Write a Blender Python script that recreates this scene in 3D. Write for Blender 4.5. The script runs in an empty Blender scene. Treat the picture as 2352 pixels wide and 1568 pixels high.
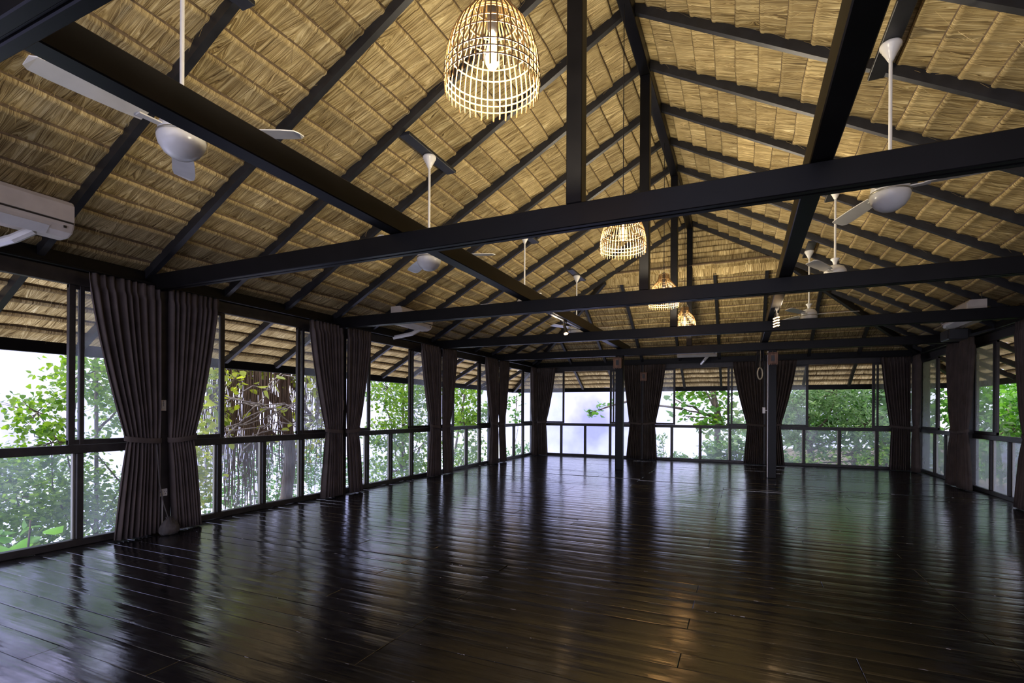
import bpy, math, random
import numpy as np
from mathutils import Vector, Matrix

random.seed(7); RNG = np.random.default_rng(7)
SC = bpy.context.scene
COL = SC.collection
R = math.radians

# ------------------------------------------------------------------ camera
CAM = Vector((5.748, 0.0, 1.3)); YAW = R(24.36); ROLL = R(0.323); FPX = 1171.7
cd = bpy.data.cameras.new('camera'); cam = bpy.data.objects.new('camera', cd); COL.objects.link(cam)
cd.sensor_width = 36; cd.sensor_fit = 'HORIZONTAL'; cd.lens = FPX / 2352 * 36
cd.shift_y = (943.5 - 784) / 2352; cd.clip_start = 0.02; cd.clip_end = 400
fw = Vector((-math.sin(YAW), math.cos(YAW), 0)); rt = Vector((math.cos(YAW), math.sin(YAW), 0)); up = Vector((0, 0, 1))
cr = rt * math.cos(ROLL) + up * math.sin(ROLL); cu = up * math.cos(ROLL) - rt * math.sin(ROLL)
cam.matrix_world = Matrix(((cr.x, cu.x, -fw.x, CAM.x), (cr.y, cu.y, -fw.y, CAM.y), (cr.z, cu.z, -fw.z, CAM.z), (0, 0, 0, 1)))
SC.camera = cam

# ------------------------------------------------------------------ world (bright hazy overcast sky, all round the hill top)
W = bpy.data.worlds.new('world'); SC.world = W; W.use_nodes = True
SKY_STRENGTH = 4.2
nt = W.node_tree; nt.nodes.clear()
def wn(t): return nt.nodes.new(t)
tc = wn('ShaderNodeTexCoord'); nz = wn('ShaderNodeTexNoise'); nz.noise_dimensions = '4D'; nz.inputs['W'].default_value = 1.3; nz.inputs['Scale'].default_value = 2.6; nz.inputs['Detail'].default_value = 6
nz.inputs['Roughness'].default_value = .55
rp = wn('ShaderNodeValToRGB'); bg = wn('ShaderNodeBackground'); ow = wn('ShaderNodeOutputWorld')
rp.color_ramp.elements[0].position = .38; rp.color_ramp.elements[0].color = (.112, .114, .29, 1)
rp.color_ramp.elements[1].position = .66; rp.color_ramp.elements[1].color = (.54, .54, .66, 1)
nt.links.new(tc.outputs['Generated'], nz.inputs['Vector']); nt.links.new(nz.outputs['Fac'], rp.inputs['Fac'])
nt.links.new(rp.outputs['Color'], bg.inputs['Color']); nt.links.new(bg.outputs[0], ow.inputs[0])
bg.inputs['Strength'].default_value = SKY_STRENGTH

# hazy high sun on the hillside; the deep eaves keep it out of the hall
sd = bpy.data.lights.new('sun', 'SUN'); sd.energy = 3.2; sd.angle = R(12); sd.color = (1, .96, .86)
so = bpy.data.objects.new('sun', sd); COL.objects.link(so)
so.rotation_euler = Vector((math.cos(R(62))*.94, math.cos(R(62))*.34, -math.sin(R(62)))).to_track_quat('-Z', 'Y').to_euler(); so.location = (-10, -4, 18)

# lamp powers (the lamps themselves are built further down)
PENDANT_W = 172.0
SPOT_W = 110.0

# ------------------------------------------------------------------ view
vs = SC.view_settings; vs.view_transform = 'Standard'; vs.look = 'None'; vs.gamma = 1; vs.use_curve_mapping = False
vs.exposure = 0.32
SC.cycles.max_bounces = 8; SC.cycles.diffuse_bounces = 4; SC.cycles.glossy_bounces = 4; SC.cycles.transparent_max_bounces = 16
SC.cycles.sample_clamp_indirect = 6.0

# ------------------------------------------------------------------ dimensions
WID = 9.398; LEN = 14.303; NEAR = -2.03
TIES = [0.86, 3.346, 6.012, 8.764, 11.418]
SL = 0.56; ZP = 2.74                       # roof slope, thatch underside at the wall line
RX = 4.70; EAVE = 1.30
SN = math.hypot(1, SL)
SILL = .876; HEAD = 2.463
def zroof(x): return ZP + SL * min(x, WID - x)
PITCH = .897; R0 = 3.30
RAFY = [R0 + PITCH * k for k in range(-6, 14)]

# ------------------------------------------------------------------ helpers
class MB:
    def __init__(s): s.v = []; s.f = []; s.uv = None
    def add(s, vs, fs):
        o = len(s.v); s.v += [tuple(p) for p in vs]; s.f += [tuple(i + o for i in f) for f in fs]; return s
    def box(s, x0, x1, y0, y1, z0, z1):
        return s.add([(x0,y0,z0),(x1,y0,z0),(x1,y1,z0),(x0,y1,z0),(x0,y0,z1),(x1,y0,z1),(x1,y1,z1),(x0,y1,z1)],
                     [(3,2,1,0),(4,5,6,7),(0,1,5,4),(1,2,6,5),(2,3,7,6),(3,0,4,7)])
    def bbox(s, x0, x1, y0, y1, z0, z1, b=.006):
        """box with chamfered edges"""
        c = [(x0,x1),(y0,y1),(z0,z1)]; vs = []; idx = {}
        for ix in (0,1):
            for iy in (0,1):
                for iz in (0,1):
                    for ax in range(3):
                        p = [c[0][ix], c[1][iy], c[2][iz]]
                        for a in range(3):
                            if a != ax: p[a] += b if (ix,iy,iz)[a] == 0 else -b
                        idx[(ix,iy,iz,ax)] = len(vs); vs.append(tuple(p))
        fs = []
        def orient(f):
            n = (Vector(vs[f[1]])-Vector(vs[f[0]])).cross(Vector(vs[f[2]])-Vector(vs[f[0]]))
            ctr = sum((Vector(vs[i]) for i in f), Vector())/len(f) - Vector(((x0+x1)/2,(y0+y1)/2,(z0+z1)/2))
            return f if n.dot(ctr) > 0 else f[::-1]
        for ax in range(3):
            o = [a for a in range(3) if a != ax]
            for sd in (0,1):
                q = []
                for (i,j) in ((0,0),(1,0),(1,1),(0,1)):
                    k = [0,0,0]; k[ax] = sd; k[o[0]] = i; k[o[1]] = j; q.append(idx[(k[0],k[1],k[2],ax)])
                fs.append(orient(tuple(q)))
            for i in (0,1):
                for j in (0,1):
                    q = []
                    for (sd, a) in ((0,o[0]),(1,o[0]),(1,o[1]),(0,o[1])):
                        k = [0,0,0]; k[ax] = sd; k[o[0]] = i; k[o[1]] = j; q.append(idx[(k[0],k[1],k[2],a)])
                    fs.append(orient(tuple(q)))
        for ix in (0,1):
            for iy in (0,1):
                for iz in (0,1): fs.append(orient(tuple(idx[(ix,iy,iz,a)] for a in range(3))))
        return s.add(vs, fs)
    def beam(s, a, b, w, h, upv=(0,0,1), drop=0):
        """box along a->b, width w sideways, height h along upv (top face on the line unless drop given)"""
        a = Vector(a); b = Vector(b); d = (b-a).normalized(); u = Vector(upv); u = (u - d*u.dot(d)).normalized(); sd = d.cross(u)
        vs = []
        for p in (a, b):
            for (i,j) in ((-1,-1),(1,-1),(1,1),(-1,1)):
                vs.append(p + sd*(w/2*i) + u*((0 if j > 0 else -h) - drop))
        return s.add(vs, [(0,1,2,3),(7,6,5,4),(0,4,5,1),(1,5,6,2),(2,6,7,3),(3,7,4,0)])
    def tube(s, pts, r, n=8, cap=True):
        pts = [Vector(p) for p in pts]; m = len(pts); rs = r if isinstance(r, (list, tuple)) else [r]*m
        o = len(s.v); prev = None
        for i, p in enumerate(pts):
            d = (pts[min(i+1,m-1)] - pts[max(i-1,0)]).normalized()
            ref = prev if prev is not None else (Vector((1,0,0)) if abs(d.x) < .9 else Vector((0,1,0)))
            a = (ref - d*ref.dot(d)).normalized(); prev = a; b = d.cross(a)
            for k in range(n):
                t = 2*math.pi*k/n; s.v.append(tuple(p + (a*math.cos(t) + b*math.sin(t))*rs[i]))
        for i in range(m-1):
            for k in range(n):
                s.f.append((o+i*n+k, o+i*n+(k+1)%n, o+(i+1)*n+(k+1)%n, o+(i+1)*n+k))
        if cap:
            s.f.append(tuple(o+k for k in range(n))[::-1]); s.f.append(tuple(o+(m-1)*n+k for k in range(n)))
        return s
    def lathe(s, prof, n=24, c=(0,0,0)):
        o = len(s.v); m = len(prof)
        for (r, z) in prof:
            for k in range(n):
                t = 2*math.pi*k/n; s.v.append((c[0]+r*math.cos(t), c[1]+r*math.sin(t), c[2]+z))
        for i in range(m-1):
            for k in range(n):
                s.f.append((o+i*n+k, o+i*n+(k+1)%n, o+(i+1)*n+(k+1)%n, o+(i+1)*n+k))
        return s
    def mesh(s, name, mat=None, smooth=False):
        me = bpy.data.meshes.new(name); me.from_pydata(s.v, [], s.f); me.validate(); me.update()
        if mat: me.materials.append(mat)
        if smooth: me.polygons.foreach_set('use_smooth', [True]*len(me.polygons))
        return me
    def build(s, name, mat, parent=None, smooth=False):
        return obj(name, s.mesh(name, mat, smooth), parent)

def obj(name, me, parent=None, mw=None):
    o = bpy.data.objects.new(name, me); COL.objects.link(o)
    if mw is not None: o.matrix_basis = mw
    if parent is not None:
        o.parent = parent
        o.matrix_parent_inverse = parent.matrix_basis.inverted()
    return o
def tag(o, label=None, cat=None, group=None, kind=None):
    if label: o['label'] = label
    if cat: o['category'] = cat
    if group: o['group'] = group
    if kind: o['kind'] = kind
    return o
def empty(name, loc=(0,0,0), label=None, cat=None, group=None, kind=None):
    o = bpy.data.objects.new(name, None); COL.objects.link(o); o.empty_display_size = .1
    o.matrix_basis = Matrix.Translation(loc)
    return tag(o, label, cat, group, kind)
def np_mesh(name, V, F, mat, uv=None, smooth=False):
    """V (n,3), F (m,k) with constant k; uv (n,2) per vertex"""
    me = bpy.data.meshes.new(name); n, m, k = len(V), len(F), F.shape[1]
    me.vertices.add(n); me.vertices.foreach_set('co', np.ascontiguousarray(V, dtype=np.float32).ravel())
    me.loops.add(m*k); me.loops.foreach_set('vertex_index', np.ascontiguousarray(F, dtype=np.int32).ravel())
    me.polygons.add(m); me.polygons.foreach_set('loop_start', np.arange(0, m*k, k, dtype=np.int32))
    if uv is not None:
        l = me.uv_layers.new(name='UVMap'); l.data.foreach_set('uv', np.ascontiguousarray(uv[F.ravel()], dtype=np.float32).ravel())
    if smooth: me.polygons.foreach_set('use_smooth', [True]*m)
    me.update(calc_edges=True); me.validate()
    if mat: me.materials.append(mat)
    return me

# ------------------------------------------------------------------ materials
class NT:
    def __init__(s, name):
        s.m = bpy.data.materials.new(name); s.m.use_nodes = True; s.t = s.m.node_tree; s.t.nodes.clear()
        s.out = s.n('ShaderNodeOutputMaterial')
    def n(s, t, **kw):
        x = s.t.nodes.new(t)
        for k, v in kw.items():
            if k in x.inputs: x.inputs[k].default_value = v
            else: setattr(x, k, v)
        return x
    def l(s, a, b): s.t.links.new(a, b)
    def bsdf(s, **kw):
        b = s.n('ShaderNodeBsdfPrincipled')
        for k, v in kw.items(): b.inputs[k].default_value = v
        s.l(b.outputs[0], s.out.inputs[0]); return b
    def ramp(s, pts):
        r = s.n('ShaderNodeValToRGB'); e = r.color_ramp.elements
        while len(e) < len(pts): e.new(.5)
        for i, (p, c) in enumerate(pts): e[i].position = p; e[i].color = (*c, 1)
        return r
def plain(name, col, rough=.5, spec=.5, metal=0, noise=0, nscale=40, bump=0):
    t = NT(name); b = t.bsdf(**{'Base Color': (*col, 1), 'Roughness': rough, 'Specular IOR Level': spec, 'Metallic': metal})
    if noise or bump:
        tc = t.n('ShaderNodeTexCoord'); nz = t.n('ShaderNodeTexNoise', Scale=nscale, Detail=4.0); t.l(tc.outputs['Object'], nz.inputs['Vector'])
        if noise:
            rp = t.ramp([(.3, tuple(c*(1-noise) for c in col)), (.7, tuple(min(1, c*(1+noise)) for c in col))])
            t.l(nz.outputs['Fac'], rp.inputs['Fac']); t.l(rp.outputs['Color'], b.inputs['Base Color'])
        if bump:
            bp = t.n('ShaderNodeBump', Strength=bump, Distance=.01); t.l(nz.outputs['Fac'], bp.inputs['Height']); t.l(bp.outputs[0], b.inputs['Normal'])
    return t.m

def mat_thatch():
    t = NT('thatch_straw'); b = t.bsdf(Roughness=.75); b.inputs['Specular IOR Level'].default_value = .25
    uv = t.n('ShaderNodeUVMap'); oi = t.n('ShaderNodeObjectInfo')
    rnd = t.n('ShaderNodeVectorMath', operation='SCALE'); cmb = t.n('ShaderNodeCombineXYZ')
    t.l(oi.outputs['Random'], cmb.inputs[0]); t.l(oi.outputs['Random'], cmb.inputs[2])
    t.l(cmb.outputs[0], rnd.inputs[0]); rnd.inputs['Scale'].default_value = 37
    ad = t.n('ShaderNodeVectorMath', operation='ADD'); t.l(uv.outputs[0], ad.inputs[0]); t.l(rnd.outputs[0], ad.inputs[1])
    # slight sideways lean of the straws
    sp = t.n('ShaderNodeSeparateXYZ'); t.l(ad.outputs[0], sp.inputs[0]); su = t.n('ShaderNodeSeparateXYZ'); t.l(uv.outputs[0], su.inputs[0])
    lu = t.n('ShaderNodeTexNoise', noise_dimensions='1D', Scale=1.0, Detail=3.0); lk = t.n('ShaderNodeMath', operation='MULTIPLY'); t.l(sp.outputs[0], lk.inputs[0]); lk.inputs[1].default_value = 7; t.l(lk.outputs[0], lu.inputs['W'])
    l0 = t.n('ShaderNodeMath', operation='SUBTRACT'); t.l(lu.outputs['Fac'], l0.inputs[0]); l0.inputs[1].default_value = .5
    l1 = t.n('ShaderNodeMath', operation='MULTIPLY'); t.l(l0.outputs[0], l1.inputs[0]); t.l(su.outputs[1], l1.inputs[1])
    l2 = t.n('ShaderNodeCombineXYZ'); t.l(l1.outputs[0], l2.inputs[0])
    lm = t.n('ShaderNodeVectorMath', operation='ADD'); t.l(ad.outputs[0], lm.inputs[0]); t.l(l2.outputs[0], lm.inputs[1])
    def straw(sx, sy, detail):
        mp = t.n('ShaderNodeVectorMath', operation='MULTIPLY'); t.l(lm.outputs[0], mp.inputs[0]); mp.inputs[1].default_value = (sx, sy, 1)
        nz = t.n('ShaderNodeTexNoise', Scale=1.0, Detail=detail, Roughness=.6); t.l(mp.outputs[0], nz.inputs['Vector']); return nz
    n1 = straw(250, 2.2, 2.0); n2 = straw(60, 1.5, 2.0); n3 = straw(5, 5, 2.0)
    rp = t.ramp([(.32, (.060, .038, .016)), (.43, (.31, .220, .092)), (.53, (.66, .515, .245)), (.66, (.96, .84, .50))])
    mx = t.n('ShaderNodeMix', data_type='FLOAT'); mx.inputs[0].default_value = .42
    t.l(n1.outputs['Fac'], mx.inputs[2]); t.l(n2.outputs['Fac'], mx.inputs[3]); t.l(mx.outputs[0], rp.inputs['Fac'])
    # patchy tone
    rp2 = t.ramp([(.25, (.70, .66, .58)), (.75, (1.12, 1.12, 1.1))]); t.l(n3.outputs['Fac'], rp2.inputs['Fac'])
    mul = t.n('ShaderNodeMix', data_type='RGBA', blend_type='MULTIPLY'); mul.inputs[0].default_value = 1
    t.l(rp.outputs['Color'], mul.inputs[6]); t.l(rp2.outputs['Color'], mul.inputs[7])
    # per panel tone
    mr = t.n('ShaderNodeMapRange'); mr.inputs[3].default_value = .72; mr.inputs[4].default_value = 1.16; t.l(oi.outputs['Random'], mr.inputs[0])
    sc = t.n('ShaderNodeVectorMath', operation='SCALE'); t.l(mul.outputs[2], sc.inputs[0]); t.l(mr.outputs[0], sc.inputs['Scale'])
    t.l(sc.outputs[0], b.inputs['Base Color'])
    bp = t.n('ShaderNodeBump', Strength=.9, Distance=.012); t.l(mx.outputs[0], bp.inputs['Height']); t.l(bp.outputs[0], b.inputs['Normal'])
    tl = t.n('ShaderNodeBsdfTranslucent'); t.l(sc.outputs[0], tl.inputs['Color']); ms = t.n('ShaderNodeMixShader'); ms.inputs[0].default_value = .22   # straw lets some light through where it lies thin
    t.l(b.outputs[0], ms.inputs[1]); t.l(tl.outputs[0], ms.inputs[2]); t.l(ms.outputs[0], t.out.inputs[0])
    return t.m

def mat_floor():
    t = NT('floor_paint'); b = t.bsdf(**{'Base Color': (.009, .0085, .009, 1), 'Roughness': .1, 'IOR': 2.15})
    tc = t.n('ShaderNodeTexCoord'); oi = t.n('ShaderNodeObjectInfo')
    geo = t.n('ShaderNodeNewGeometry')
    def nz(sx, sy, d, rough=.55):
        mp = t.n('ShaderNodeVectorMath', operation='MULTIPLY'); t.l(geo.outputs['Position'], mp.inputs[0]); mp.inputs[1].default_value = (sx, sy, 1)
        n = t.n('ShaderNodeTexNoise', Scale=1.0, Detail=d, Roughness=rough); t.l(mp.outputs[0], n.inputs['Vector']); return n
    a = nz(.9, 16, 2.0); c = nz(24, 60, 4.0, .65); w = nz(7, 18, 3.0); scr = nz(3, 90, 2.0)
    mr = t.n('ShaderNodeMapRange'); mr.inputs[1].default_value = .3; mr.inputs[2].default_value = .75; mr.inputs[3].default_value = .10; mr.inputs[4].default_value = .23
    t.l(w.outputs['Fac'], mr.inputs[0]); t.l(mr.outputs[0], b.inputs['Roughness'])
    # boards are slightly crowned across their width
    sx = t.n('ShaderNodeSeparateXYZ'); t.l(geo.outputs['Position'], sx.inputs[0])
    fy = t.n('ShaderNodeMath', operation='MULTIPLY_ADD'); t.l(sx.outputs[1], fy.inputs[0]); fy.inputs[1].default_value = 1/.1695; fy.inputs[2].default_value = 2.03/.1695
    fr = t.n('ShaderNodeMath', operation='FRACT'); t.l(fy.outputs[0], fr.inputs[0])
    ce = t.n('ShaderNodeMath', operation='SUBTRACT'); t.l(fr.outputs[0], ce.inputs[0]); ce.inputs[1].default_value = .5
    sq = t.n('ShaderNodeMath', operation='MULTIPLY'); t.l(ce.outputs[0], sq.inputs[0]); t.l(ce.outputs[0], sq.inputs[1])
    b0 = t.n('ShaderNodeBump', Strength=1, Distance=.0045, invert=True); t.l(sq.outputs[0], b0.inputs['Height'])
    b1 = t.n('ShaderNodeBump', Strength=1, Distance=.0026); t.l(b0.outputs[0], b1.inputs['Normal']); t.l(a.outputs['Fac'], b1.inputs['Height'])
    b2 = t.n('ShaderNodeBump', Strength=1, Distance=.0003); t.l(c.outputs['Fac'], b2.inputs['Height']); t.l(b1.outputs[0], b2.inputs['Normal'])
    t.l(b2.outputs[0], b.inputs['Normal'])
    rp = t.ramp([(.35, (.003, .003, .0034)), (.75, (.010, .0095, .010))]); t.l(c.outputs['Fac'], rp.inputs['Fac'])
    # pale flecks painted along the board edges in place of seam glints
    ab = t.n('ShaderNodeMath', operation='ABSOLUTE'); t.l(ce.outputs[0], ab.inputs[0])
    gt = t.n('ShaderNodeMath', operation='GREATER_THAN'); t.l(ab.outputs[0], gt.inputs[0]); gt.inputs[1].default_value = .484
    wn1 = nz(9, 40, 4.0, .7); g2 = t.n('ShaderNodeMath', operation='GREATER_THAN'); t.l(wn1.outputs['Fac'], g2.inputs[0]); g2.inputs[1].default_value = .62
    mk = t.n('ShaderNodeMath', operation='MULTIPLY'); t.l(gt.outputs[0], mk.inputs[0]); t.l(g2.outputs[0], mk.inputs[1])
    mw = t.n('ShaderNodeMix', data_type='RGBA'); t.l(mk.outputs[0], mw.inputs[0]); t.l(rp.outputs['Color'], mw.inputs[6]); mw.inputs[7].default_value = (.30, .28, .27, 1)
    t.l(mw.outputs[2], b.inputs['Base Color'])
    return t.m

def mat_glass(name, dust_lo, dust_hi, tint=(.96, .985, .98)):
    """window glass with an uneven film of dust and condensation"""
    t = NT(name); geo = t.n('ShaderNodeNewGeometry')
    n1 = t.n('ShaderNodeTexNoise', Scale=1.7, Detail=5.0, Roughness=.6); t.l(geo.outputs['Position'], n1.inputs['Vector'])
    n2 = t.n('ShaderNodeTexNoise', Scale=14.0, Detail=4.0); t.l(geo.outputs['Position'], n2.inputs['Vector'])
    mr = t.n('ShaderNodeMapRange'); mr.inputs[1].default_value = .3; mr.inputs[2].default_value = .7; mr.inputs[3].default_value = dust_lo; mr.inputs[4].default_value = dust_hi
    t.l(n1.outputs['Fac'], mr.inputs[0])
    mm = t.n('ShaderNodeMath', operation='MULTIPLY_ADD'); t.l(n2.outputs['Fac'], mm.inputs[0]); mm.inputs[1].default_value = .012; t.l(mr.outputs[0], mm.inputs[2])
    tr = t.n('ShaderNodeBsdfTransparent', Color=(*tint, 1)); tl = t.n('ShaderNodeBsdfTranslucent', Color=(.80, .84, .90, 1)); df = t.n('ShaderNodeBsdfDiffuse', Color=(.70, .74, .78, 1))
    m0 = t.n('ShaderNodeMixShader'); m0.inputs[0].default_value = .15; t.l(tl.outputs[0], m0.inputs[1]); t.l(df.outputs[0], m0.inputs[2])
    m1 = t.n('ShaderNodeMixShader'); t.l(mm.outputs[0], m1.inputs[0]); t.l(tr.outputs[0], m1.inputs[1]); t.l(m0.outputs[0], m1.inputs[2])
    gl = t.n('ShaderNodeBsdfGlossy', Roughness=.05); fr = t.n('ShaderNodeFresnel', IOR=1.35)
    inv = t.n('ShaderNodeMath', operation='SUBTRACT'); inv.inputs[0].default_value = 1; t.l(geo.outputs['Backfacing'], inv.inputs[1])
    fm = t.n('ShaderNodeMath', operation='MULTIPLY'); t.l(fr.outputs[0], fm.inputs[0]); t.l(inv.outputs[0], fm.inputs[1])
    m2 = t.n('ShaderNodeMixShader'); t.l(fm.outputs[0], m2.inputs[0]); t.l(m1.outputs[0], m2.inputs[1]); t.l(gl.outputs[0], m2.inputs[2])
    t.l(m2.outputs[0], t.out.inputs[0]); return t.m

def mat_leaf(name, ca, cb, gloss=.35):
    t = NT(name); oi = t.n('ShaderNodeNewGeometry')
    nz = t.n('ShaderNodeTexNoise', Scale=3.1, Detail=3.0); t.l(oi.outputs['Position'], nz.inputs['Vector'])
    mxr = t.n('ShaderNodeMath', operation='MULTIPLY_ADD'); t.l(oi.outputs['Random Per Island'], mxr.inputs[0]); mxr.inputs[1].default_value = .55
    ms = t.n('ShaderNodeMath', operation='MULTIPLY'); t.l(nz.outputs['Fac'], ms.inputs[0]); ms.inputs[1].default_value = .5; t.l(ms.outputs[0], mxr.inputs[2])
    rp = t.ramp([(.15, ca), (.85, cb)]); t.l(mxr.outputs[0], rp.inputs['Fac'])
    b = t.n('ShaderNodeBsdfPrincipled', Roughness=gloss); t.l(rp.outputs['Color'], b.inputs['Base Color'])
    tl = t.n('ShaderNodeBsdfTranslucent'); hs = t.n('ShaderNodeHueSaturation', Value=2.0, Saturation=1.1); t.l(rp.outputs['Color'], hs.inputs['Color']); t.l(hs.outputs[0], tl.inputs['Color'])
    m = t.n('ShaderNodeMixShader'); m.inputs[0].default_value = .45; t.l(b.outputs[0], m.inputs[1]); t.l(tl.outputs[0], m.inputs[2]); t.l(m.outputs[0], t.out.inputs[0])
    return t.m

def mat_emit(name, col, s):
    t = NT(name); e = t.n('ShaderNodeEmission', Color=(*col, 1), Strength=s); t.l(e.outputs[0], t.out.inputs[0]); return t.m

def mat_wood(name, col, rough=.5):
    t = NT(name); b = t.bsdf(Roughness=rough); geo = t.n('ShaderNodeTexCoord')
    mp = t.n('ShaderNodeMapping'); mp.inputs['Scale'].default_value = (30, 30, 4); t.l(geo.outputs['Object'], mp.inputs['Vector'])
    n = t.n('ShaderNodeTexNoise', Scale=1.0, Detail=5.0); t.l(mp.outputs[0], n.inputs['Vector'])
    rp = t.ramp([(.3, tuple(c*.6 for c in col)), (.7, tuple(c*1.4 for c in col))]); t.l(n.outputs['Fac'], rp.inputs['Fac']); t.l(rp.outputs['Color'], b.inputs['Base Color'])
    bp = t.n('ShaderNodeBump', Strength=.2, Distance=.004); t.l(n.outputs['Fac'], bp.inputs['Height']); t.l(bp.outputs[0], b.inputs['Normal'])
    return t.m

def mat_cloth():
    t = NT('curtain_cloth'); b = t.bsdf(Roughness=.85); b.inputs['Specular IOR Level'].default_value = .2
    tc = t.n('ShaderNodeTexCoord'); n = t.n('ShaderNodeTexNoise', Scale=5.0, Detail=4.0); t.l(tc.outputs['Object'], n.inputs['Vector'])
    rp = t.ramp([(.3, (.066, .052, .044)), (.7, (.105, .082, .070))]); t.l(n.outputs['Fac'], rp.inputs['Fac']); t.l(rp.outputs['Color'], b.inputs['Base Color'])
    n2 = t.n('ShaderNodeTexNoise', Scale=300.0, Detail=2.0); t.l(tc.outputs['Object'], n2.inputs['Vector'])
    bp = t.n('ShaderNodeBump', Strength=.2, Distance=.002); t.l(n2.outputs['Fac'], bp.inputs['Height']); t.l(bp.outputs[0], b.inputs['Normal'])
    return t.m

M = dict(
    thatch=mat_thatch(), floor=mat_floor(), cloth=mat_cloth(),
    steel=plain('painted_steel', (.004, .0036, .0035), .42, .2, noise=.35, nscale=6, bump=.05),
    coat=plain('weathered_straw', (.16, .12, .06), .9, noise=.4, nscale=8, bump=.4),
    lath=plain('lath_recess_shade', (.11, .072, .036), .8, noise=.4),  # slat strip, its brown also standing in for the shaded recess between rows
    rafter=plain('rafter_paint', (.012, .0125, .014), .45, noise=.4, nscale=9, bump=.1),
    frame=plain('window_frame_wood', (.024, .019, .016), .45, noise=.4, nscale=12, bump=.1),
    alu=plain('aluminium_strip', (.30, .28, .22), .4, metal=.6),
    white=plain('white_plastic', (.68, .66, .60), .25, .5, noise=.06, nscale=8),
    cream=plain('cream_plastic', (.62, .55, .45), .35, noise=.08, nscale=8),
    dark=plain('dark_plastic', (.015, .015, .016), .4, noise=.2),
    black=plain('black_cable', (.01, .01, .01), .5, noise=.2),
    conduit=plain('white_conduit', (.72, .70, .70), .3, noise=.05),
    glass=mat_glass('dusty_glass', .02, .16), glass_low=mat_glass('hazy_glass', .01, .12), glass_side=mat_glass('misty_glass', .22, .34), glass_clean=mat_glass('clear_glass', .04, .14),
    rattan=mat_wood('rattan_cane', (.15, .085, .028), .5),
    brownwood=mat_wood('carved_wood', (.20, .10, .055), .5),
    bark=mat_wood('bark', (.16, .12, .085), .85), root=mat_wood('aerial_root', (.15, .095, .055), .85), twig=mat_wood('pale_twig', (.33, .28, .22), .8),
    bulb=mat_emit('bulb_glow', (1, .72, .34), 26), bulbglass=mat_emit('bulb_glass_glow', (1, .66, .28), 5),
    coil=mat_emit('coil_glow', (1, .62, .30), 7),
    leaf_dark=mat_leaf('leaf_dark_green', (.03, .105, .016), (.15, .31, .06)),
    leaf_mid=mat_leaf('leaf_mid_green', (.05, .14, .017), (.25, .38, .055)),
    leaf_yellow=mat_leaf('leaf_yellow_green', (.115, .20, .02), (.48, .50, .075)),
    leaf_grey=mat_leaf('leaf_glossy_grey', (.055, .13, .038), (.26, .38, .15), .24),
    leaf_fresh=mat_leaf('leaf_fresh_green', (.065, .20, .022), (.22, .44, .07)),
    soil=plain('leaf_litter', (.11, .09, .055), .95, noise=.5, nscale=2, bump=.3),
    ring=plain('pale_wood_ring', (.70, .62, .42), .4, noise=.1), rope=plain('dark_rope', (.02, .019, .018), .9, noise=.3),
    bag=plain('grey_cotton', (.07, .062, .056), .9, noise=.25, nscale=14, bump=.3),
    grass=plain('label_print', (.35, .48, .12), .5), panelblue=plain('sticker_print', (.55, .66, .78), .4),
)

# ------------------------------------------------------------------ floor: boards laid across the room
floor = empty('floor', (WID/2, 6, 0), 'glossy black painted board floor across the whole hall', 'floor', kind='structure')
BW = .1695
plank_var = []
for L in (2.35, 3.1, 3.95):
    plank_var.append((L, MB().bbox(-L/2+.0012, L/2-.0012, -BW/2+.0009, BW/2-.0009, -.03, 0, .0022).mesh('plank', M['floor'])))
y = NEAR + BW/2; i = 0
patterns = [(2, 1, 0), (0, 2, 1), (1, 0, 2), (0, 1, 2), (2, 0, 1), (1, 2, 0)]
while y < LEN + .05:
    x = 0.0
    for k in patterns[random.randrange(6)]:
        L, me = plank_var[k]
        o = obj('plank', me, floor, Matrix.Translation((x + L/2, y, random.uniform(-.0016, 0))) @ Matrix.Rotation(random.gauss(0, .008), 4, 'X') @ Matrix.Rotation(random.gauss(0, .0007), 4, 'Y'))
        x += L
    y += BW; i += 1
MB().box(0, WID, NEAR, LEN, -.16, -.034).build('subfloor', M['frame'], floor)

# ------------------------------------------------------------------ thatched roof
def panel_mesh(seed):
    """one sewn thatch sheet: x along (unit length), y down the slope, z towards the room"""
    rnd = random.Random(seed)
    prof = [(-.022, -.03), (-.020, .003), (-.010, .003), (-.009, .013), (.006, .022), (.026, .020), (.038, .012), (.12, .001), (.262, -.026)]
    nx = 3; V = []; UV = []
    for i in range(nx + 1):
        t = i / nx; w = rnd.gauss(0, .0045); z = rnd.gauss(0, .004)
        for j, (py, pz) in enumerate(prof):
            V.append((t - .5, py + w + (rnd.gauss(0, .006) if j == 8 else 0), pz + z)); UV.append((t * .9 + seed * 13.7, py))
    n = len(prof); F = [(i*n+j, i*n+j+1, (i+1)*n+j+1, (i+1)*n+j) for i in range(nx) for j in range(n-1)]
    return np.array(V), np.array(F), np.array(UV)
PV = [panel_mesh(s) for s in range(8)]
PM = [np_mesh('thatch_panel', v, f, M['thatch'], uv, smooth=False) for v, f, uv in PV]
def lath_shade_faces(me, nf=8):
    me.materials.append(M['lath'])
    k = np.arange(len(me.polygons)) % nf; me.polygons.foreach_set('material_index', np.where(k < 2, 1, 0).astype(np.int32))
for me in PM: lath_shade_faces(me)
def slope_basis(kind):
    y = Vector({'L': (-1, 0, -SL), 'R': (1, 0, -SL), 'F': (0, 1, -SL), 'G': (0, 0.0, -1)}[kind]).normalized()
    z = Vector({'L': (SL, 0, -1), 'R': (-SL, 0, -1), 'F': (0, -SL, -1), 'G': (0, -1, 0)}[kind]).normalized()
    return y.cross(z), y, z
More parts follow.
